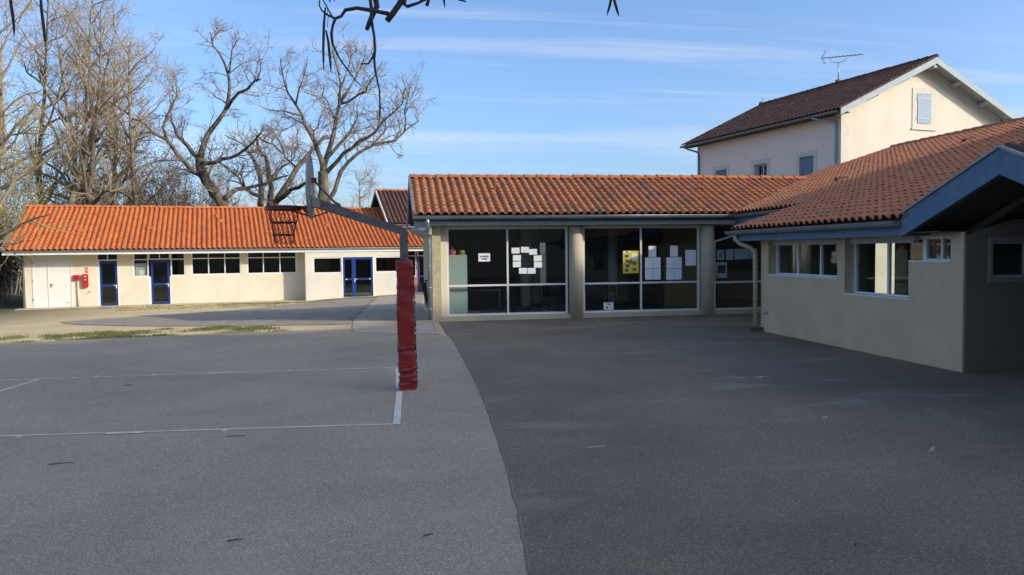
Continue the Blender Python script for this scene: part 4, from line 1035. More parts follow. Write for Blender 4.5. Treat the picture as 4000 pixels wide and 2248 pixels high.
sh = part(house, 'shutter', MB().box(27.765, 28.515, HV0 - .028, HV0 - .004, 7.135, 8.395), 'shutter_blue', 'pale blue closed gable shutter')
for k in range(6): part(sh, 'plank', MB().box(27.77 + k * .124 + .004, 27.77 + (k + 1) * .124 - .004, HV0 - .045, HV0 - .029, 7.14, 8.39), 'shutter_blue')
for zc in (7.34, 8.18): part(sh, 'strap_hinge', MB().box(27.70, 28.58, HV0 - .055, HV0 - .0455, zc - .02, zc + .02), 'zinc_dull')
# roof
RV0, RV1 = 25.08, 36.45
dk = MB().prism([(HE, RV0, HEZ - .03), (HRU, RV0, HRZ - .03), (HRU, RV1, HRZ - .03), (HE, RV1, HEZ - .03)], (0, 0, -.08))
dk.prism([(HRU, RV0, HRZ - .03), (2 * HRU - HE, RV0, HEZ - .03), (2 * HRU - HE, RV1, HEZ - .03), (HRU, RV1, HRZ - .03)], (0, 0, -.08))
hr = part(house, 'roof', dk, 'deck_dark')
lay_tiles(hr, (HE - .06, RV1, HEZ - .06 * HSL), (0, -1, 0), (1, 0, HSL), 51, 18, .224, .315, .062, 'tile_brown', keep=lambda p: p.x < HRU, seed=61, rot_world=ROT)
lay_tiles(hr, (2 * HRU - HE + .06, RV0, HEZ - .06 * HSL), (0, 1, 0), (-1, 0, HSL), 51, 18, .224, .315, .062, 'tile_brown', keep=lambda p: p.x > HRU, seed=62, limit=0)
ridge_tiles(hr, (HRU, RV0, HRZ + .03), (HRU, RV1, HRZ + .03), 0.42, 0.12, 'tile_brown', 10)
for sx in (-1, 1):
    e = HRU + sx * (HRU - HE)
    part(house, 'rake_board', MB().prism([(e, RV0 - .04, HEZ - .24), (HRU, RV0 - .04, HRZ - .26), (HRU, RV0 - .04, HRZ + .0), (e, RV0 - .04, HEZ + .02)], (0, .038, 0)), 'blue_grey_wood')
    part(house, 'verge_soffit', MB().prism([(e, RV0, HEZ - .125), (HRU, RV0, HRZ - .125), (HRU, HV0, HRZ - .125), (e, HV0, HEZ - .125)], (0, 0, .012)), 'blue_grey_wood')
    for fr_ in (.07, .38, .70):
        cu = e + (HRU - e) * fr_ * (1 if True else 1); cz = HEZ + (HRZ - HEZ) * fr_ - .27
        part(house, 'purlin', MB().prism([(cu - .09, RV0 + .02, cz + .02), (cu + .09, RV0 + .02, cz + .02), (cu + .09, HV0, cz - .10), (cu - .09, HV0, cz - .10)], (0, 0, .16)), 'blue_grey_wood')
part(house, 'purlin', MB().box(HRU - .09, HRU + .09, RV0 + .02, HV0, HRZ - .42, HRZ - .24), 'blue_grey_wood')
gutter(house, (HE - .08, RV0 + .1, HEZ - .06), (HE - .08, RV1, HEZ - .06), 0.075, 'zinc_dull', 0, (-1, 0, 0))
part(house, 'soffit', MB().box(HE, HU0 - .002, RV0 + .05, RV1, HEZ - .12, HEZ - .105), 'soffit_dark')
part(house, 'downpipe', MB().tube([(HE - .06, 26.6, HEZ - .12), (HE + .0, 26.4, HEZ - .22), (HU0 - .08, 25.95, HEZ - .32), (HU0 - .07, 25.85, HEZ - .45), (HU0 - .07, 25.85, .1)], .05, 10), 'blue_grey_wood')
part(house, 'downpipe', MB().tube([(HE - .06, 36.2, HEZ - .12), (HE + .1, 36.0, HEZ - .25), (HU0 - .08, 35.7, HEZ - .42), (HU0 - .07, 35.65, HEZ - .6), (HU0 - .07, 35.65, .1)], .05, 10), 'zinc_dull')
part(house, 'ridge_finial', MB().tube([(HRU, RV1 - .2, HRZ + .1), (HRU, RV1 - .2, HRZ + .38)], .03, 8).box(HRU - .15, HRU + .15, RV1 - .35, RV1 - .05, HRZ + .06, HRZ + .16), 'zinc_dull')
# aerial on the ridge
o6 = (HRU, 30.63, HRZ + .05)
an = thing('tv_aerial', 'long horizontal rake aerial on a mast on the brown house ridge', 'aerial', tuple(uv2w(*o6)), ROT, org=o6)
zb = HRZ + .05
part(an, 'chimney_base', MB().tube([(HRU, 30.63, zb), (HRU, 30.63, zb + .16)], [.17, .13], 12), 'ridge_tile')
part(an, 'mast', MB().tube([(HRU, 30.63, zb + .1), (HRU, 30.63, zb + 1.0)], .026, 8), 'zinc')
A0, A1 = Vector((HRU, 31.70, 11.27)), Vector((HRU, 29.0, 10.84))
part(an, 'boom', MB().tube([A0, A1], .018, 8), 'zinc_dull')
part(an, 'bracket', MB().tube([(HRU, 31.15, 11.17), (HRU, 31.1, 10.95), (HRU, 30.63, 10.80), (HRU, 30.2, 10.82), (HRU, 30.05, 11.0)], .014, 6), 'zinc')
for k in range(11):
    p = A0.lerp(A1, (k + .5) / 11)
    part(an, 'element', MB().tube([p + Vector((-.22, 0, .0)), p + Vector((.22, 0, .0))], .010, 5).tube([p, p + Vector((0, 0, .07))], .010, 5), 'zinc_dull')
for sz in (-1, 1): part(an, 'reflector', MB().tube([A0 + Vector((0, .05, 0)), A0 + Vector((0, -.24, sz * .34))], .016, 6).tube([A0 + Vector((-.2, -.22, sz * .30)), A0 + Vector((.2, -.22, sz * .30))], .008, 5), 'zinc_dull')

# ------------------------------------------------------------------ unseen, added: block that darkens glass reflections, hill shaped to shade the yard
def block(name, label, x0, x1, y0, y1, h, storeys):
    t = thing(name, label, 'building', (x0, y0, 0))
    part(t, 'wall', MB().box(x0, x1, y0, y1, -.05, h - .5), 'plaster_grey')
    part(t, 'parapet', MB().box(x0 - .15, x1 + .15, y0 - .15, y1 + .15, h - .5, h), 'plaster_dark')
    for s_ in range(storeys):
        zc = 1.0 + s_ * 3.1
        k = int((y1 - y0 - 1) / 2.6)
        for i in range(k):
            yc = y0 + 1.4 + i * 2.6
            part(t, 'window', MB().box(x0 - .03, x0 - .002, yc - .75, yc + .75, zc, zc + 1.4), 'black_plastic')
    return t
block('reflection_block', 'low block added unseen behind the camera to darken the glass reflections', -24, 14.4, -22, -14, 6.0, 1)

def hill():
    rg = random.Random(44)
    sx, sy = math.sin(SUN_AZ), -math.cos(SUN_AZ)
    crest = [(-140, 31.0), (8, 32.2), (12.5, 32.0), (15.2, 30.9), (17.6, 29.7), (20.3, 29.5), (22.3, 28.8), (23.6, 28.5), (25, 26.0), (29, 15.0), (35, 4.0), (42, 0.0)]
    def hr(w):
        for (a, ha), (b, hb) in zip(crest, crest[1:]):
            if a <= w <= b: return ha + (hb - ha) * (w - a) / (b - a)
        return 0
    ws = [-140 + 4 * i for i in range(36)] + [2 + .8 * i for i in range(51)]
    ss = [38, 44, 50, 55, 58, 60, 61, 62, 63, 64, 67, 72, 80, 95, 115]
    vs_ = []
    for s_ in ss:
        t = max(0, 1 - abs(s_ - 62) / (24 if s_ < 62 else 53)); f_ = t * t * (3 - 2 * t) if s_ < 60 or s_ > 64 else t ** .3
        for w in ws:
            h = hr(w) * f_ + (rg.gauss(0, .25) if hr(w) > 1 else 0) - .3
            vs_.append((s_ * sx - w * sy, s_ * sy + w * sx, h))
    nw = len(ws)
    return MB().add(vs_, [(j * nw + i, j * nw + i + 1, (j + 1) * nw + i + 1, (j + 1) * nw + i) for j in range(len(ss) - 1) for i in range(nw - 1)], True)
solo('shade_hill', hill(), 'leaf_dark', None, None, kind='structure')

# ------------------------------------------------------------------ basketball hoop
HX, HY = 0.255, 11.33
hoop = thing('basketball_hoop', 'galvanised basketball hoop with perforated board and red padded post', 'basketball hoop', (HX, HY, 0))
part(hoop, 'post', MB().box(HX - .058, HX + .058, HY - .058, HY + .058, 0, 2.20), 'galvanised')
part(hoop, 'post_head', MB().prism([(HX - .06, HY - .062, 2.18), (HX + .058, HY - .062, 2.12), (HX + .058, HY - .062, 2.26), (HX + .03, HY - .062, 2.30)], (0, .124, 0)), 'galvanised')
for bxx, bz in ((HX - .05, 2.19), (HX + .05, 2.25), (HX + .03, 2.28)):
    part(hoop, 'bolt', MB().tube([(bxx, HY - .078, bz), (bxx, HY - .06, bz)], .012, 6), 'zinc')
part(hoop, 'bolt', MB().tube([(HX + .075, HY, 2.29), (HX + .075, HY, 2.35)], .014, 6).tube([(HX + .03, HY, 2.29), (HX + .085, HY, 2.32)], .02, 6), 'zinc')
arm = MB()
def armsec(x, zt, zb): return [(x, HY - .055, zb), (x, HY + .055, zb), (x, HY + .055, zt), (x, HY - .055, zt)]
a_, b_ = armsec(HX + .03, 2.295, 2.185), armsec(-.985, 2.735, 2.595)
arm.add(a_ + b_, [(0, 1, 2, 3), (7, 6, 5, 4), (0, 4, 5, 1), (1, 5, 6, 2), (2, 6, 7, 3), (3, 7, 4, 0)])
part(hoop, 'arm', arm, 'galvanised')
part(hoop, 'arm_plate', MB().prism([(-.985, HY - .058, 2.60), (-.88, HY - .058, 2.585), (-.90, HY - .058, 2.70), (-.985, HY - .058, 2.735)], (0, .116, 0)), 'galvanised_board')
part(hoop, 'arm_flange', MB().box(-1.0, -.986, HY - .09, HY + .09, 2.58, 2.75), 'galvanised')
# fan-shaped board in the plane x = -1.01, perforated sheet with a raised rim
bxp = -1.012
outl = []
for k in range(25):
    a = math.pi * k / 24
    outl.append((.575 * math.cos(a), 2.82 + .51 * math.sin(a)))
outl += [(-.56, 2.70), (-.44, 2.54), (-.20, 2.44), (.20, 2.44), (.44, 2.54), (.56, 2.70)]
part(hoop, 'backboard', MB().prism([(bxp, HY + y, z) for y, z in outl], (-.004, 0, 0)), 'galvanised_board')
rim_b = MB()
n = len(outl)
rim_b.tube([(bxp - .002, HY + y, z) for y, z in outl] + [(bxp - .002, HY + outl[0][0], outl[0][1])], .011, 6)
part(hoop, 'board_rim', rim_b, 'galvanised_board')
# rows of punched holes, as small dark dimples proud of the sheet
hm = MB()
def inside(y, z):
    c = False; j = n - 1
    for i in range(n):
        (yi, zi), (yj, zj) = outl[i], outl[j]
        if (zi > z) != (zj > z) and y < (yj - yi) * (z - zi) / (zj - zi) + yi: c = not c
        j = i
    return c
for i in range(-18, 19):
    for k in range(30):
        y = i * .032 + (.016 if k % 2 else 0); z = 2.46 + k * .030
        if inside(y, z) and inside(y * 1.06, z + .02) and inside(y, z - .02):
            hm.add([(bxp + .0015, HY + y + .009 * math.cos(q), z + .009 * math.sin(q)) for q in (0, 1.047, 2.094, 3.142, 4.189, 5.236)], [(0, 1, 2, 3, 4, 5)])
part(hoop, 'perforation', hm, 'black_plastic', None, 'stuff')
part(hoop, 'board_plate', MB().box(bxp + .002, bxp + .012, HY - .14, HY + .14, 2.55, 3.02), 'galvanised_board')
part(hoop, 'bracket', MB().box(bxp + .013, bxp + .085, HY - .035, HY + .035, 2.93, 3.0), 'red_metal', 'rusty bracket on the back of the board')
part(hoop, 'brace', MB().tube([(-.955, HY, 2.955), (-.665, HY, 2.635)], .016, 8), 'galvanised'); part(hoop, 'brace_lug', MB().prism([(-.70, HY - .02, 2.60), (-.60, HY - .02, 2.565), (-.61, HY - .02, 2.64), (-.68, HY - .02, 2.67)], (0, .04, 0)), 'galvanised')
part(hoop, 'brace', MB().tube([(bxp + .01, HY, 2.455), (-.79, HY, 2.525)], .010, 8), 'galvanised')
RC, RZ, RR = -1.385, 2.60, .235
rm = MB()
rm.tube([(RC + RR * math.cos(k * math.pi / 18), HY + RR * math.sin(k * math.pi / 18), RZ) for k in range(37)], .011, 8)
part(hoop, 'rim', rm, 'red_metal')
ft = MB().add([(RC + (RR + s_) * math.cos(k * math.pi / 18), HY + (RR + s_) * math.sin(k * math.pi / 18), RZ + dz_) for s_, dz_ in ((.004, .0), (.006, -.045)) for k in range(37)], [(i, i + 1, 37 + i + 1, 37 + i) for i in range(36)], True)
part(hoop, 'rim_skirt', ft, 'red_metal')
part(hoop, 'rim_bracket', MB().prism([(bxp - .006, HY - .10, 2.615), (RC + RR, HY - .05, 2.61), (RC + RR, HY - .05, 2.585), (bxp - .006, HY - .10, 2.46)], (0, .20, 0)), 'red_metal')
part(hoop, 'rim_strut', MB().tube([(bxp - .01, HY - .07, 2.47), (RC - .02, HY - RR, 2.585)], .010, 6).tube([(bxp - .01, HY + .07, 2.47), (RC - .02, HY + RR, 2.585)], .010, 6), 'red_metal')
net = MB()
rn = random.Random(6); NS = 12
zl = [2.585, 2.48, 2.385, 2.30, 2.215, 2.15, 2.09]; rl = [.228, .200, .170, .152, .140, .136, .134]
def npnt(k, l, tw): 
    a = 2 * math.pi * (k + tw) / NS + rn.gauss(0, .03)
    return (RC + (rl[l] + rn.gauss(0, .005)) * math.cos(a), HY + (rl[l] + rn.gauss(0, .005)) * math.sin(a), zl[l] + rn.gauss(0, .008))
for k in range(NS):
    net.tube([npnt(k, l, .5 * (l % 2)) for l in range(7)], .0042, 4); net.tube([npnt(k, l, -.5 * (l % 2)) for l in range(7)], .0042, 4)
part(hoop, 'net', net, 'net_cord')
for zb_, rb_ in ((2.385, .172), (2.213, .142)):
    part(hoop, 'net_band', MB().tube([(RC + rb_ * math.cos(k * math.pi / 10), HY + rb_ * math.sin(k * math.pi / 10), zb_ + rn.gauss(0, .006)) for k in range(21)], .011, 5), 'net_cord')
# padding: sagging vinyl sleeve with horizontal creases
pv, pf = [], []
rows, cols = 110, 40
rp = random.Random(12)
cre = [(rp.uniform(.03, .62), rp.uniform(.006, .016), rp.uniform(.012, .026), rp.uniform(-.25, .25), rp.uniform(0, 6.28)) for _ in range(15)] + [(z0_, .006, .02, .35, 1.0) for z0_ in (1.70, 1.45, 1.22)]
for i in range(rows + 1):
    t_ = i / rows; z = 1.845 * t_
    cx_ = HX + .018 - .020 * t_ + .006 * math.sin(z * 5.1); cy_ = HY
    for k in range(cols):
        a = 2 * math.pi * k / cols
        ca, sa = math.cos(a), math.sin(a)
        hw, hd, pw = .124 - .006 * t_, .118, 6
        rr = 1 / ((abs(ca) ** pw + abs(sa) ** pw) ** (1 / pw))
        x = hw * ca * rr; y = hd * sa * rr
        d_ = 0.0
        for cz, am, wd, sl, ph in cre:
            zz_ = (z - cz - sl * x * .6 - .012 * math.sin(3 * a + ph)) / wd
            d_ -= am * math.exp(-zz_ * zz_) * (0.6 + .4 * math.sin(a * 2 + ph))
            d_ += am * .7 * math.exp(-(zz_ - 1.7) ** 2)
        d_ += .0035 * math.sin(z * 23 + 2 * a) + .004 * math.sin(z * 9 + a)
        if t_ > .985: d_ -= .012 * (t_ - .985) / .015
        s_ = 1 + d_ / .12
        pv.append((cx_ + x * s_, cy_ + y * s_, z + (.006 * math.cos(a * 2) if t_ > .97 else 0)))
for i in range(rows):
    for k in range(cols): pf.append((i * cols + k, i * cols + (k + 1) % cols, (i + 1) * cols + (k + 1) % cols, (i + 1) * cols + k))
pf.append(tuple(rows * cols + k for k in range(cols)))
pad = part(hoop, 'post_pad', MB().add(pv, pf, True), 'red_vinyl', 'creased dark red vinyl post padding')
lace = MB()
for i in range(26):
    z = .06 + i * .066
    tt = z / 1.845
    lace.bar((HX + .148 - .024 * tt, HY - .095, z), (HX + .152 - .024 * tt + rp.gauss(0, .004), HY - .04, z + rp.gauss(0, .02)), .012, .05)
part(pad, 'lacing_flap', lace, 'black_rubber')
part(pad, 'tie_cord', MB().tube([(HX + .12, HY - .10, 1.80), (HX + .155, HY - .11, 1.79), (HX + .17, HY - .10, 1.76), (HX + .16, HY - .10, 1.72)], .005, 5), 'black_rubber')
part(hoop, 'footing', MB().prism([(HX + .24 * math.cos(k * .5236), HY + .02 + .2 * math.sin(k * .5236), .0005) for k in range(12)], (0, 0, .006)), 'concrete_edge')
# black bag hanging on the hall's side wall, behind the downpipe
bg_ = thing('hanging_bag', 'thin black bag hanging by the hall downpipe', 'bag', (1.10, 23.4, 0.35))
part(bg_, 'body', MB().prism([(1.0, 23.3, 1.02), (1.16, 23.3, 1.10), (1.20, 23.3, .60), (1.17, 23.3, .30), (1.10, 23.3, .62)], (0, .12, 0)), 'black_rubber')
part(bg_, 'hook', MB().tube([(1.05, 23.36, 1.02), (1.08, 23.36, 1.14), (1.15, 23.36, 1.12), (1.27, 23.36, 1.12)], .02, 6), 'black_rubber')

# ------------------------------------------------------------------ trees
def rnd_perp(d, rg):
    while True:
        q = Vector((rg.gauss(0, 1), rg.gauss(0, 1), rg.gauss(0, 1))); q -= d * q.dot(d)
        if q.length > .2: return q.normalized()
def branch_line(p, d, L, rg, seg, wander, up, droop=0.0):
    pts = [Vector(p)]; d = Vector(d).normalized()
    for i in range(seg):
        d = (d + rnd_perp(d, rg) * rg.uniform(.2, 1) * wander + Vector((0, 0, up - droop * (i / seg)))).normalized()
        pts.append(pts[-1] + d * (L / seg))
    return pts
def along(pts, t):
    n = len(pts) - 1; x = min(t * n, n - 1e-4); i = int(x); f_ = x - i
    return pts[i].lerp(pts[i + 1], f_), (pts[i + 1] - pts[i]).normalized()
def ramify(mb, pts, r0, r1, rg, level, spec):
    """spec: list per level of (per_metre, length range, r, seg, wander, up, spread, droop)"""
    if level >= len(spec): return
    pm_, (la, lb), rr, seg, wan, up, spread, droop = spec[level]
    L = sum((b - a).length for a, b in zip(pts, pts[1:]))
    k = pm_ * L; k = int(k) + (1 if rg.random() < k - int(k) else 0)
    for _ in range(k):
        t = rg.uniform(.12, 1.0) if level else rg.uniform(.18, 1.0)
        p, d = along(pts, t)
        dd = (d * (1 - spread) + rnd_perp(d, rg) * spread + Vector((0, 0, .12))).normalized()
        ln = rg.uniform(la, lb) * (1.15 - .5 * t)
        rad = min(rr * rg.uniform(.75, 1.25), (r0 + (r1 - r0) * t) * .9)
        q = branch_line(p, dd, ln, rg, seg, wan, up, droop)
        mb.tube(q, [rad, rad * .45], 3 if level else 5, cap=False, smooth=True)
        ramify(mb, q, rad, rad * .5, rg, level + 1, spec)
OAK = [(2.0, (0.9, 2.4), .034, 5, .45, .07, .66, 0), (3.6, (.5, 1.2), .016, 4, .45, .05, .6, 0), (5.0, (.25, .65), .0095, 3, .42, .04, .6, 0)]
def oak(data, label, seed, bark='bark_oak', twig='twig_oak', spec=OAK):
    base, limbs = data
    rg = random.Random(seed)
    t = thing('oak_tree', label, 'tree', base, 0, 'bare oaks behind the orange roof', org=(0, 0, 0))
    tm, cm = MB(), MB()
    for pts, r0, r1 in limbs:
        P_ = [Vector(p) for p in pts]
        if P_[0].z < 3: P_.insert(0, Vector((P_[0].x, P_[0].y, -.4)))
        Q = [P_[0]]
        for a, b in zip(P_, P_[1:]):                       # gnarl between the given joints
            m_ = a.lerp(b, .5) + Vector((rg.gauss(0, .06), rg.gauss(0, .12), rg.gauss(0, .05))) * min(1, (b - a).length)
            Q += [m_, b]
        r0, r1 = r0 * .68, r1 * .8
        n_ = len(Q); rad = [r0 + (r1 - r0) * (i / (n_ - 1)) ** .8 for i in range(n_)]
        tm.tube(Q, rad, 9, cap=True, smooth=True)
        if Q[-1].z > 5: ramify(cm, [q for q in Q if q.z > 4.2] if sum(q.z > 4.2 for q in Q) > 1 else Q[-2:], r0 * .5, r1, rg, 0, spec)
    part(t, 'trunk', tm, bark); part(t, 'crown', cm, twig)
    return t
OAK_A = ((-9.49, 49.26, -0.3), [([[0.08, -0.14, 2.22], [0.02, -0.01, 4.71], [-0.04, 0.02, 5.11], [-0.47, 0.12, 5.87], [-0.98, 0.24, 6.68], [-1.27, 0.32, 7.48], [-1.26, 0.34, 8.02]], 0.55, 0.33), ([[-0.98, 0.24, 6.68], [-1.64, -0.14, 7.17], [-2.28, -0.51, 8.0], [-2.81, -0.89, 8.89], [-3.35, -1.3, 9.16], [-3.69, -1.73, 9.6], [-4.28, -2.13, 9.86]], 0.26, 0.05), ([[-2.81, -0.89, 8.89], [-2.94, -1.09, 9.54], [-2.57, -1.37, 10.26], [-1.98, -1.68, 11.23], [-1.98, -1.89, 12.02]], 0.15, 0.03), ([[-1.26, 0.34, 7.93], [-2.12, 1.02, 8.81], [-2.86, 1.68, 9.52], [-3.29, 2.3, 10.42], [-3.31, 2.86, 11.53], [-3.0, 3.36, 12.55]], 0.22, 0.03), ([[-1.26, 0.34, 8.02], [-1.05, 0.47, 8.83], [-0.53, 0.56, 9.83], [0.17, 0.63, 10.82], [0.38, 0.76, 11.74], [0.36, 0.95, 13.03], [-0.2, 1.23, 14.42], [-0.66, 1.47, 15.36], [-0.75, 1.63, 15.71]], 0.3, 0.03), ([[0.35, 1.03, 13.05], [0.62, 0.45, 13.81], [1.05, -0.15, 14.72], [1.1, -0.72, 15.05]], 0.09, 0.02), ([[0.32, 0.53, 10.99], [1.1, -0.16, 11.75], [2.0, -0.9, 12.15], [2.57, -1.59, 12.27]], 0.16, 0.07), ([[2.35, -1.56, 12.14], [2.66, -1.83, 12.9], [2.59, -2.04, 13.52]], 0.07, 0.02), ([[0.33, 1.14, 13.16], [0.77, 1.49, 13.61], [1.44, 1.82, 14.06], [1.97, 2.16, 14.48]], 0.08, 0.02), ([[-1.22, 0.32, 7.66], [-0.22, -0.45, 7.67], [0.77, -1.2, 7.85], [1.74, -1.94, 8.28], [2.44, -2.64, 8.78], [2.96, -3.3, 9.44]], 0.22, 0.04), ([[0.04, 0.02, 5.51], [0.77, 0.44, 6.17], [1.75, 0.8, 6.38], [2.77, 1.17, 6.77], [3.62, 1.55, 7.09]], 0.24, 0.07), ([[-1.28, 0.3, 6.99], [-1.94, -0.26, 7.24], [-2.38, -0.87, 7.27], [-2.34, -1.57, 6.68]], 0.12, 0.03), ([[-0.89, 0.23, 6.77], [-0.75, 0.92, 7.55], [-1.07, 1.67, 8.17], [-0.92, 2.37, 9.09]], 0.12, 0.03)])
OAK_B = ((-7.73, 54.06, -0.3), [([[-0.35, -0.08, 2.19], [-0.3, 0.24, 4.95], [-0.29, 0.5, 6.15], [-0.39, 0.77, 7.36], [-0.75, 1.08, 8.39], [-1.36, 1.42, 9.22]], 0.42, 0.12), ([[0.19, -0.17, 2.18], [0.29, -0.38, 5.12], [0.51, -0.69, 6.55], [0.39, -0.96, 7.69], [0.26, -1.24, 8.51], [-0.15, -1.49, 9.05], [-0.18, -1.79, 9.76]], 0.42, 0.08), ([[0.37, -0.05, 5.23], [1.25, 0.21, 6.63], [1.92, 0.5, 7.84], [2.49, 0.78, 8.57], [2.87, 1.08, 9.11], [3.45, 1.36, 9.76], [3.94, 1.64, 10.31]], 0.36, 0.08), ([[0.69, -0.08, 5.72], [1.8, -1.24, 6.41], [2.76, -2.39, 6.7], [3.41, -3.5, 6.88]], 0.26, 0.08), ([[0.33, 0.05, 7.3], [1.06, 0.47, 8.03], [1.8, 0.89, 8.68], [2.06, 1.39, 9.45], [1.97, 1.96, 10.54]], 0.16, 0.03), ([[-0.28, 0.08, 6.03], [-1.12, -0.44, 6.48], [-1.47, -1.02, 7.19], [-2.18, -1.56, 7.8]], 0.2, 0.05), ([[-1.16, -0.76, 6.64], [-1.34, -1.2, 7.46], [-0.96, -1.74, 7.97]], 0.1, 0.03), ([[-0.44, 0.18, 7.6], [-0.74, 1.03, 8.38], [-1.45, 1.95, 9.49], [-2.38, 2.89, 10.11], [-3.13, 3.78, 10.54]], 0.14, 0.03), ([[1.14, -0.01, 8.86], [0.66, -0.59, 9.37], [-0.0, -1.15, 9.57], [-0.26, -1.76, 10.14]], 0.1, 0.03), ([[1.98, 0.83, 7.98], [1.14, 1.51, 8.75], [0.8, 2.11, 9.73], [0.24, 2.75, 10.63], [-0.34, 3.37, 11.24]], 0.12, 0.03)])
OAK_C = ((-3.48, 47.29, -0.2), [([[-0.16, -0.09, 2.06], [-0.13, 0.01, 4.49], [-0.12, 0.04, 5.23], [-0.04, 0.09, 6.41], [-0.04, 0.11, 6.93]], 0.46, 0.36), ([[-0.05, 0.11, 6.84], [-0.11, 0.01, 7.61], [-0.42, -0.04, 8.55], [-0.98, -0.05, 9.57], [-1.38, -0.09, 10.58], [-1.86, -0.12, 11.33], [-2.15, -0.17, 12.5], [-2.21, -0.27, 13.24]], 0.26, 0.03), ([[-1.22, -0.06, 10.08], [-2.09, -0.43, 10.26], [-2.94, -0.8, 10.26], [-3.28, -1.24, 10.38]], 0.1, 0.02), ([[-0.98, -0.13, 9.56], [-1.74, 0.78, 10.04], [-2.52, 1.68, 10.53]], 0.08, 0.02), ([[-1.46, -0.1, 10.66], [-1.22, -0.58, 11.42], [-0.82, -1.07, 12.33], [-0.6, -1.55, 13.06]], 0.09, 0.02), ([[-0.05, 0.11, 6.84], [0.26, 0.37, 8.0], [0.66, 0.63, 9.52], [0.93, 0.9, 10.89], [1.03, 1.2, 12.18], [0.69, 1.57, 13.67], [0.51, 1.89, 14.54]], 0.28, 0.03), ([[0.93, 0.95, 10.9], [1.37, 1.22, 11.66], [1.99, 1.48, 12.79], [2.45, 1.76, 13.94], [2.55, 2.09, 14.73]], 0.15, 0.02), ([[1.02, 0.94, 10.98], [1.83, 0.37, 11.24], [2.54, -0.19, 11.49], [2.81, -0.67, 12.0], [3.34, -1.17, 12.75]], 0.13, 0.02), ([[0.98, 1.19, 11.82], [1.37, 1.69, 13.0], [1.64, 2.21, 14.2], [1.45, 2.79, 15.15]], 0.1, 0.02), ([[0.74, 0.94, 10.01], [0.38, 0.08, 10.73], [0.07, -0.8, 11.07], [0.2, -1.74, 11.55]], 0.09, 0.02), ([[0.23, 0.1, 7.71], [0.99, 0.66, 8.66], [1.59, 1.24, 9.54], [1.93, 1.85, 10.18], [1.92, 2.53, 11.2]], 0.18, 0.04), ([[0.13, 0.08, 6.84], [1.2, -0.38, 7.92], [2.07, -0.83, 8.55], [3.02, -1.29, 9.0], [3.62, -1.69, 9.71], [4.55, -2.14, 10.48], [4.47, -2.44, 11.17]], 0.2, 0.03), ([[-0.36, 0.23, 8.41], [-0.61, 1.32, 9.35], [-0.32, 2.34, 10.32], [-0.02, 3.35, 11.32]], 0.1, 0.02), ([[0.39, -0.16, 2.49], [0.16, 0.09, 4.67], [0.21, 0.21, 5.16], [0.79, 0.29, 6.43], [1.41, 0.36, 7.49], [2.29, 0.36, 8.19], [2.99, 0.38, 8.55], [4.13, 0.32, 8.73], [4.75, 0.36, 9.36], [5.56, 0.38, 9.95]], 0.3, 0.04), ([[4.71, 0.28, 9.3], [4.72, 0.06, 10.45], [4.95, -0.21, 11.28], [5.13, -0.47, 12.09]], 0.08, 0.02), ([[4.74, 0.32, 10.32], [5.15, 0.89, 10.96], [5.72, 1.44, 11.52]], 0.06, 0.02), ([[2.82, 0.24, 8.49], [3.53, 1.01, 9.35], [3.54, 1.89, 10.21], [3.09, 2.84, 10.91]], 0.1, 0.03)])
#catalpa
CAT = [([[0.353, 6.125, 4.127], [0.242, 6.135, 3.956], [0.165, 6.143, 3.867], [0.132, 6.146, 3.822], [0.087, 6.15, 3.759], [0.041, 6.155, 3.702]], 0.026, 0.018), ([[0.055, 6.155, 3.756], [-0.027, 6.169, 3.773], [-0.097, 6.181, 3.787], [-0.179, 6.195, 3.802], [-0.268, 6.208, 3.788], [-0.3, 6.211, 3.741], [-0.345, 6.217, 3.724], [-0.365, 6.218, 3.668], [-0.375, 6.217, 3.61], [-0.369, 6.212, 3.533]], 0.014, 0.008), ([[-0.369, 6.212, 3.533], [-0.319, 6.199, 3.424], [-0.257, 6.185, 3.333], [-0.208, 6.174, 3.262], [-0.163, 6.165, 3.217]], 0.007, 0.003), ([[-0.345, 6.217, 3.724], [-0.401, 6.227, 3.752], [-0.442, 6.235, 3.784], [-0.462, 6.24, 3.823], [-0.456, 6.243, 3.893]], 0.008, 0.004), ([[-0.367, 6.17, 3.73], [-0.403, 6.179, 3.8], [-0.434, 6.187, 3.858]], 0.005, 0.003), ([[0.023, 6.226, 4.072], [-0.044, 6.228, 3.898], [-0.032, 6.223, 3.827], [-0.066, 6.226, 3.763], [-0.09, 6.227, 3.705], [-0.113, 6.228, 3.65]], 0.019, 0.014), ([[-0.085, 6.184, 3.902], [-0.074, 6.178, 3.805], [-0.073, 6.173, 3.696], [-0.056, 6.165, 3.587], [-0.051, 6.16, 3.485], [-0.059, 6.158, 3.414], [-0.053, 6.153, 3.324], [-0.025, 6.142, 3.183], [-0.023, 6.136, 3.061], [-0.026, 6.131, 2.952]], 0.012, 0.004), ([[-0.052, 6.159, 3.478], [-0.072, 6.16, 3.427], [-0.104, 6.163, 3.38], [-0.158, 6.172, 3.38]], 0.008, 0.004), ([[-0.023, 6.135, 3.055], [0.001, 6.131, 3.039], [0.01, 6.128, 3.013]], 0.004, 0.003), ([[0.174, 6.142, 3.873], [0.177, 6.139, 3.822], [0.195, 6.136, 3.809], [0.272, 6.125, 3.833], [0.336, 6.116, 3.865], [0.432, 6.104, 3.934]], 0.011, 0.01), ([[0.349, 6.012, 3.864], [0.349, 6.011, 3.826], [0.335, 6.011, 3.782]], 0.014, 0.01), ([[0.544, 6.29, 3.959], [0.602, 6.279, 3.919], [0.654, 6.27, 3.905]], 0.01, 0.006)]
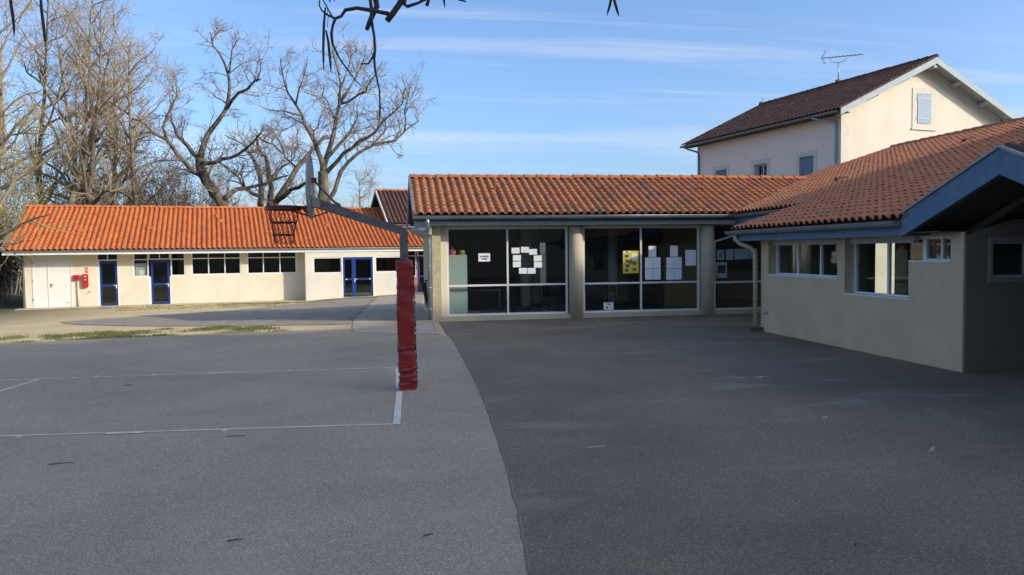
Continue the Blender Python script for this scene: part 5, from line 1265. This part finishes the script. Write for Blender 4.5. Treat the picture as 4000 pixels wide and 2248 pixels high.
PODS = [[[-0.417, 6.233, 3.809], [-0.431, 6.229, 3.675], [-0.439, 6.221, 3.483], [-0.438, 6.214, 3.33]],[[-0.415, 6.224, 3.636], [-0.399, 6.218, 3.546], [-0.389, 6.21, 3.418], [-0.382, 6.204, 3.306]],[[0.468, 6.102, 4.017], [0.466, 6.097, 3.895], [0.475, 6.091, 3.796]],[[-0.385, 6.238, 4.027], [-0.385, 6.232, 3.905], [-0.381, 6.228, 3.842]],[[-0.358, 6.233, 4.027], [-0.354, 6.227, 3.905], [-0.348, 6.224, 3.854]]]
PODS2 = [[[-2.544, 6.065, 3.857], [-2.532, 6.055, 3.691], [-2.518, 6.048, 3.576], [-2.515, 6.043, 3.472]],[[-2.333, 6.031, 3.855], [-2.326, 6.022, 3.668], [-2.311, 6.013, 3.522], [-2.302, 6.005, 3.397]]]
oak(OAK_A, 'gnarled bare oak with forked dark trunk, left of the three behind the orange roof', 101)
oak(OAK_B, 'bare many-stemmed oak in the middle behind the orange roof, left of the hoop', 102)
oak(OAK_C, 'tall pale-barked bare oak on the right, behind the basketball board', 103)

def wood_tree(x, y, h, r, label, seed, lean=(0, 0), forks=3, twig='twig_wood', bark='bark_wood', dens=.92, droop=0.0, name='bare_tree', group='bare trees of the wood on the left', first=.28, splay=.62, blen=(.22, .40)):
    rg = random.Random(seed)
    t = thing(name, label, 'tree', (x, y, ground_z(x, y)), 0, group, org=(0, 0, 0))
    tm, cm = MB(), MB()
    main = branch_line((0, 0, -.4), (lean[0], lean[1], 1), h, rg, 12, .12, .03)
    tm.tube(main, [r, r * .10], 8, smooth=True)
    spec = [(1.3 * dens, (1.1, 2.6), .030, 5, .36, .10, .6, droop * .3), (3.2 * dens, (.6, 1.4), .014, 4, .38, .06, .55, droop * .6), (4.0 * dens, (.35, .85), .0085, 3, .38, .04, .55, droop)]
    k = forks + int(h / 1.4)
    for i in range(k):
        tt = first + (1 - first) * (i + rg.random() * .6) / k
        p, d = along(main, min(.97, tt))
        dd = (d * (1 - splay) + rnd_perp(d, rg) * splay + Vector((0, 0, .12 - droop * .2))).normalized()
        ln = h * rg.uniform(*blen) * (1.25 - .75 * tt)
        q = branch_line(p, dd, ln, rg, 8, .34, .05 - droop * .05, droop * .2)
        rb = r * (1 - tt) * .55 + .03
        tm.tube(q, [rb, .016], 6, smooth=True)
        ramify(cm, q, rb * .6, .02, rg, 0, spec)
    ramify(cm, main[6:], r * .3, .03, rg, 0, spec)
    part(t, 'trunk', tm, bark); part(t, 'crown', cm, twig)
WT = [(-21.0, 47, 17.5, .26, (-.02, 0), 'bare tree at the left edge of the picture, thick and dark'),
      (-21.8, 54, 19, .24, (.02, 0), 'bare tree behind the thick one at the left edge'),
      (-19.0, 50, 17, .28, (.05, 0), 'bare tree leaning right near the left roof end'),
      (-18.8, 52.5, 18.5, .25, (.0, 0), 'straight slim bare tree second from the roof end'),
      (-17.3, 50.5, 17.5, .23, (-.01, 0), 'straight pale bare tree in the middle of the wood'),
      (-16.9, 53, 16.5, .25, (.03, 0), 'bare tree with ivy-dark trunk in the middle of the wood'),
      (-14.9, 50.3, 15.0, .21, (.0, 0), 'rightmost tall bare tree of the wood'),
      (-23.5, 50, 18, .26, (.03, 0), 'tall bare tree partly cut by the left edge'),
      (-20.3, 58, 18, .24, (.0, 0), 'far bare tree deep in the wood'), (-17.2, 60, 16, .22, (.0, 0), 'far bare tree deep in the wood, right one')]
for i, (x, y, h, r, ln, lb) in enumerate(WT): wood_tree(x, y, h, r, lb, 200 + i, ln)
for i, (x, y, h, lb) in enumerate([(-14.2, 57, 7.5, 'low twiggy tree right of the wood, below the oaks'), (-12.0, 62, 7.5, 'low twiggy tree behind the left oak'), (-8.3, 60, 7.5, 'low twiggy tree between the left and middle oak'),
                                   (-2.2, 58, 7.8, 'low twiggy tree right of the basketball board'), (-5.3, 62, 7.5, 'low twiggy tree behind the middle oak')]):
    wood_tree(x, y, h, .09, lb, 240 + i, forks=4, first=.2, group='low twiggy trees behind the orange roof', dens=1.15)
wood_tree(-16.4, 33.5, 9.5, .17, 'yellowish bare tree with drooping twigs over the left end of the orange roof', 260, (.22, .05), 5, 'twig_willow', 'bark_wood', 0.9, .42, name='drooping_tree', group=None, first=.25, blen=(.35, .6))

def shrub(x, y, w, h, label, seed, leaf, n_, size=.055, z0=0.0, group='undergrowth behind the orange roof'):
    rg = random.Random(seed)
    gz_ = ground_z(x, y) + z0
    t = thing('shrub', label, 'shrub', (x, y, gz_), 0, group, org=(0, 0, 0))
    st, lf = MB(), MB()
    tips = []
    for i in range(44):
        a = rg.uniform(0, 6.283); d = Vector((math.cos(a) * rg.uniform(.1, .8) * w / h, math.sin(a) * rg.uniform(.1, .6) * w / h, 1))
        q = branch_line((rg.gauss(0, w * .12), rg.gauss(0, w * .08), -.2), d, h * rg.uniform(.6, 1.1), rg, 6, .22, .02)
        st.tube(q, [.035, .008], 4); tips.append(q)
        for _ in range(13):
            p, dd = along(q, rg.uniform(.3, 1)); q2 = branch_line(p, dd + rnd_perp(dd, rg) * .8, rg.uniform(.4, 1.1), rg, 3, .35, .0)
            st.tube(q2, [.012, .005], 3, cap=False); tips.append(q2)
    V, F_ = [], []
    for i in range(n_):
        q = rg.choice(tips); p, dd = along(q, rg.uniform(.25, 1))
        p = p + Vector((rg.gauss(0, .22), rg.gauss(0, .22), rg.gauss(0, .2)))
        a = rnd_perp(dd, rg); b = Vector((rg.gauss(0, 1), rg.gauss(0, 1), rg.gauss(0, 1))).cross(a).normalized(); s_ = size * rg.uniform(.5, 1.3)
        o_ = len(V); V += [p - a * s_, p + b * s_ * .5, p + a * s_, p - b * s_ * .5]; F_.append((o_, o_ + 1, o_ + 2, o_ + 3))
    lf.add(V, F_)
    part(t, 'stem', st, 'twig_wood'); part(t, 'foliage', lf, leaf)
SH = [(-13.3, 53.0, 4.6, 8.6, 'leaf_rust', 15000, 'rust-brown leafy shrub behind the orange roof, right of the wood'), (-15.6, 52.5, 4.2, 8.2, 'leaf_rust', 9000, 'rust-brown leafy shrub at the foot of the pale wood trees'),
      (-18.0, 52.5, 4.6, 9.0, 'leaf_olive', 11000, 'olive shrub behind the left roof end'), (-20.6, 51.0, 5.0, 9.2, 'leaf_olive', 13000, 'olive shrub left of the roof end'),
      (-23.0, 48.0, 5.0, 8.6, 'leaf_olive', 13000, 'olive shrub at the left edge of the picture'), (-11.4, 55, 3.8, 7.4, 'leaf_olive', 5000, 'thin olive shrub below the left oak'),
      (-19.8, 44.0, 3.4, 4.6, 'leaf_dark', 14000, 'dark evergreen shrub beside the left wall of the classroom building'), (-21.5, 42.0, 3.6, 4.4, 'leaf_dark', 14000, 'dark evergreen shrub at the left edge below the trees')]
for i, (x, y, w, h, lf, n_, lb) in enumerate(SH): shrub(x, y, w, h, lb, 300 + i, lf, n_)

# catalpa over the camera: trunk out of the picture, branches and pods hanging into it
cat = thing('catalpa_tree', 'catalpa branches with long dark pods hanging in from the top edge', 'tree', (-4.3, 3.4, 0), org=(0, 0, 0))
cat.location = (0, 0, 0); ORG[cat.name] = (0, 0, 0)
tm = MB().tube([(-4.3, 3.4, -.2), (-4.28, 3.42, 1.2), (-4.2, 3.5, 2.6), (-4.0, 3.7, 3.4)], [.27, .22, .20, .15], 12)
tm.tube([(-4.05, 3.6, 3.2), (-3.2, 4.2, 4.2), (-1.8, 5.2, 4.7), (-.4, 6.0, 4.55), (.55, 6.2, 4.35), (1.4, 6.0, 4.6)], [.12, .10, .07, .045, .035, .02], 8)
tm.tube([(-4.1, 3.5, 3.0), (-3.4, 4.6, 3.9), (-2.6, 5.4, 4.15), (-1.9, 5.9, 4.6)], [.09, .06, .04, .02], 8)
tm.tube([(-4.1, 3.5, 3.1), (-5.0, 2.6, 4.2), (-5.6, 1.8, 5.2)], [.12, .08, .04], 8)
part(cat, 'trunk', tm, 'bark_catalpa')
rc = random.Random(77)
for pts, r0, r1 in CAT:
    Q = [Vector(p) for p in pts]
    up_ = Vector((Q[0].x * .9, Q[0].y, 4.5)) if Q[0].z > 3.84 else None
    mb = MB()
    if up_ is not None: Q = [up_] + Q
    n_ = len(Q); rad = [(r0 + (r1 - r0) * i / (n_ - 1)) * rc.uniform(1.05, 1.35) for i in range(n_)]
    mb.tube(Q, rad, 8)
    part(cat, 'branch', mb, 'bark_catalpa')
PODS3 = [[[1.66, 5.6, 4.1], [1.655, 5.6, 3.85], [1.62, 5.6, 3.70], [1.599, 5.6, 3.634]], [[1.64, 5.59, 4.1], [1.65, 5.59, 3.75], [1.67, 5.59, 3.68], [1.686, 5.587, 3.626]]]
for pts in PODS + PODS2 + PODS3:
    Q = [Vector(p) for p in pts]; QQ = [Q[0]]
    for a, b in zip(Q, Q[1:]): QQ += [a.lerp(b, .5), b]
    n_ = len(QQ); rad = [.0045 + .006 * math.sin(math.pi * min(1, (i + .6) / (n_ - .2))) for i in range(n_)]; rad[-1] = .0015
    mb = MB().tube(QQ, rad, 7)
    if Q[0].z > 3.84: mb.tube([(Q[0].x, Q[0].y, 4.4), Q[0]], .003, 5)
    else: mb.tube([(Q[0].x + .01, Q[0].y, Q[0].z + .02), (Q[0].x + .02, Q[0].y, 3.75)], .0025, 5)
    part(cat, 'seed_pod', mb, 'pod')

# ------------------------------------------------------------------ small litter and weeds
for i, (x, y, a, L, lb) in enumerate([(-3.05, 7.95, .1, .30, 'fallen pod left of the near court line ticks'), (-1.62, 8.78, .02, .26, 'fallen dark pod just below the near court line'), (-1.05, 5.55, .25, .14, 'short fallen twig in the left foreground'),
                                       (-3.85, 12.6, .1, .16, 'small twig on the court between the painted lines'), (.25, 5.40, .4, .10, 'tiny twig near the asphalt seam in the foreground'), (3.0, 4.7, 1.0, .05, 'tiny leaf on the dark asphalt in the foreground')]):
    p = Vector((x, y, .010)); d = Vector((math.cos(a), math.sin(a), 0)) * L * .36
    solo('fallen_pod', MB().tube([p - d, p + Vector((.01, .008, .002)), p + d], [.0045, .004], 6), 'fallen_bark', lb, 'twig', 'twigs and pods fallen on the yard', off=(x, y, 0))
rg = random.Random(9)
gv, gf = [], []
def tuft(x, y, n_, spread, h):
    for _ in range(n_):
        px_, py_ = x + rg.gauss(0, spread), y + rg.gauss(0, spread * .5)
        z = max(ground_z(px_, py_), -.4); a = rg.uniform(0, 6.283); w = rg.uniform(.006, .014); hh = h * rg.uniform(.4, 1.2)
        lx, ly = rg.gauss(0, .4) * hh, rg.gauss(0, .4) * hh
        o_ = len(gv); gv.extend([(px_ - w * math.cos(a), py_ - w * math.sin(a), z - .01), (px_ + w * math.cos(a), py_ + w * math.sin(a), z - .01), (px_ + lx, py_ + ly, z + hh)]); gf.append((o_, o_ + 1, o_ + 2))
edge = far_edge
def edge_y(x):
    for (x0, y0), (x1, y1) in zip(edge, edge[1:]):
        if x1 <= x <= x0: return y0 + (y1 - y0) * (x - x0) / (x1 - x0 - 1e-9)
    return 19
for i in range(5200):
    x = rg.uniform(-15, -2.6)
    off = rg.uniform(.02, 2.3)
    pn = math.sin(x * 1.9 + 1.1 + off) + .8 * math.sin(x * 4.3 - off * 2.2) + .6 * math.sin(x * 9.1 + off * 5) + .5 * math.sin(off * 6 + x)
    mid_ = 1.25 + .3 * math.sin(x * .8) + (.25 if x < -8 else 0)
    pn += 1.5 - 2.4 * abs(off - mid_) if off > .35 else 1.0
    if pn < .35 + max(0, x + 5.5) * .4: continue
    tuft(x, edge_y(x) + off, 9, .12, .055)
for i in range(420):
    u = rg.uniform(-7, 8.6); v = 38.9 + rg.gauss(0, .16) - (.35 if u > 4 else 0) - .5 * sstep(0, 4, u)
    if u < 0 and rg.random() < .6: continue
    p = uv2w(u, v); tuft(p.x, p.y, 16, .14, .07)
for i in range(260):
    p = uv2w(rg.uniform(-4, 3), rg.uniform(36.0, 38.3)); tuft(p.x, p.y, 8, .14, .05)
for i in range(60):
    y = rg.uniform(24, 39); tuft(-1.0 + (y - 23) * .035 - abs(rg.gauss(0, .05)), y, 8, .05, .05)
solo('grass', MB().add(gv, gf), 'grass', 'short green weeds along the court edge and the classroom wall', 'grass', None, 'stuff')
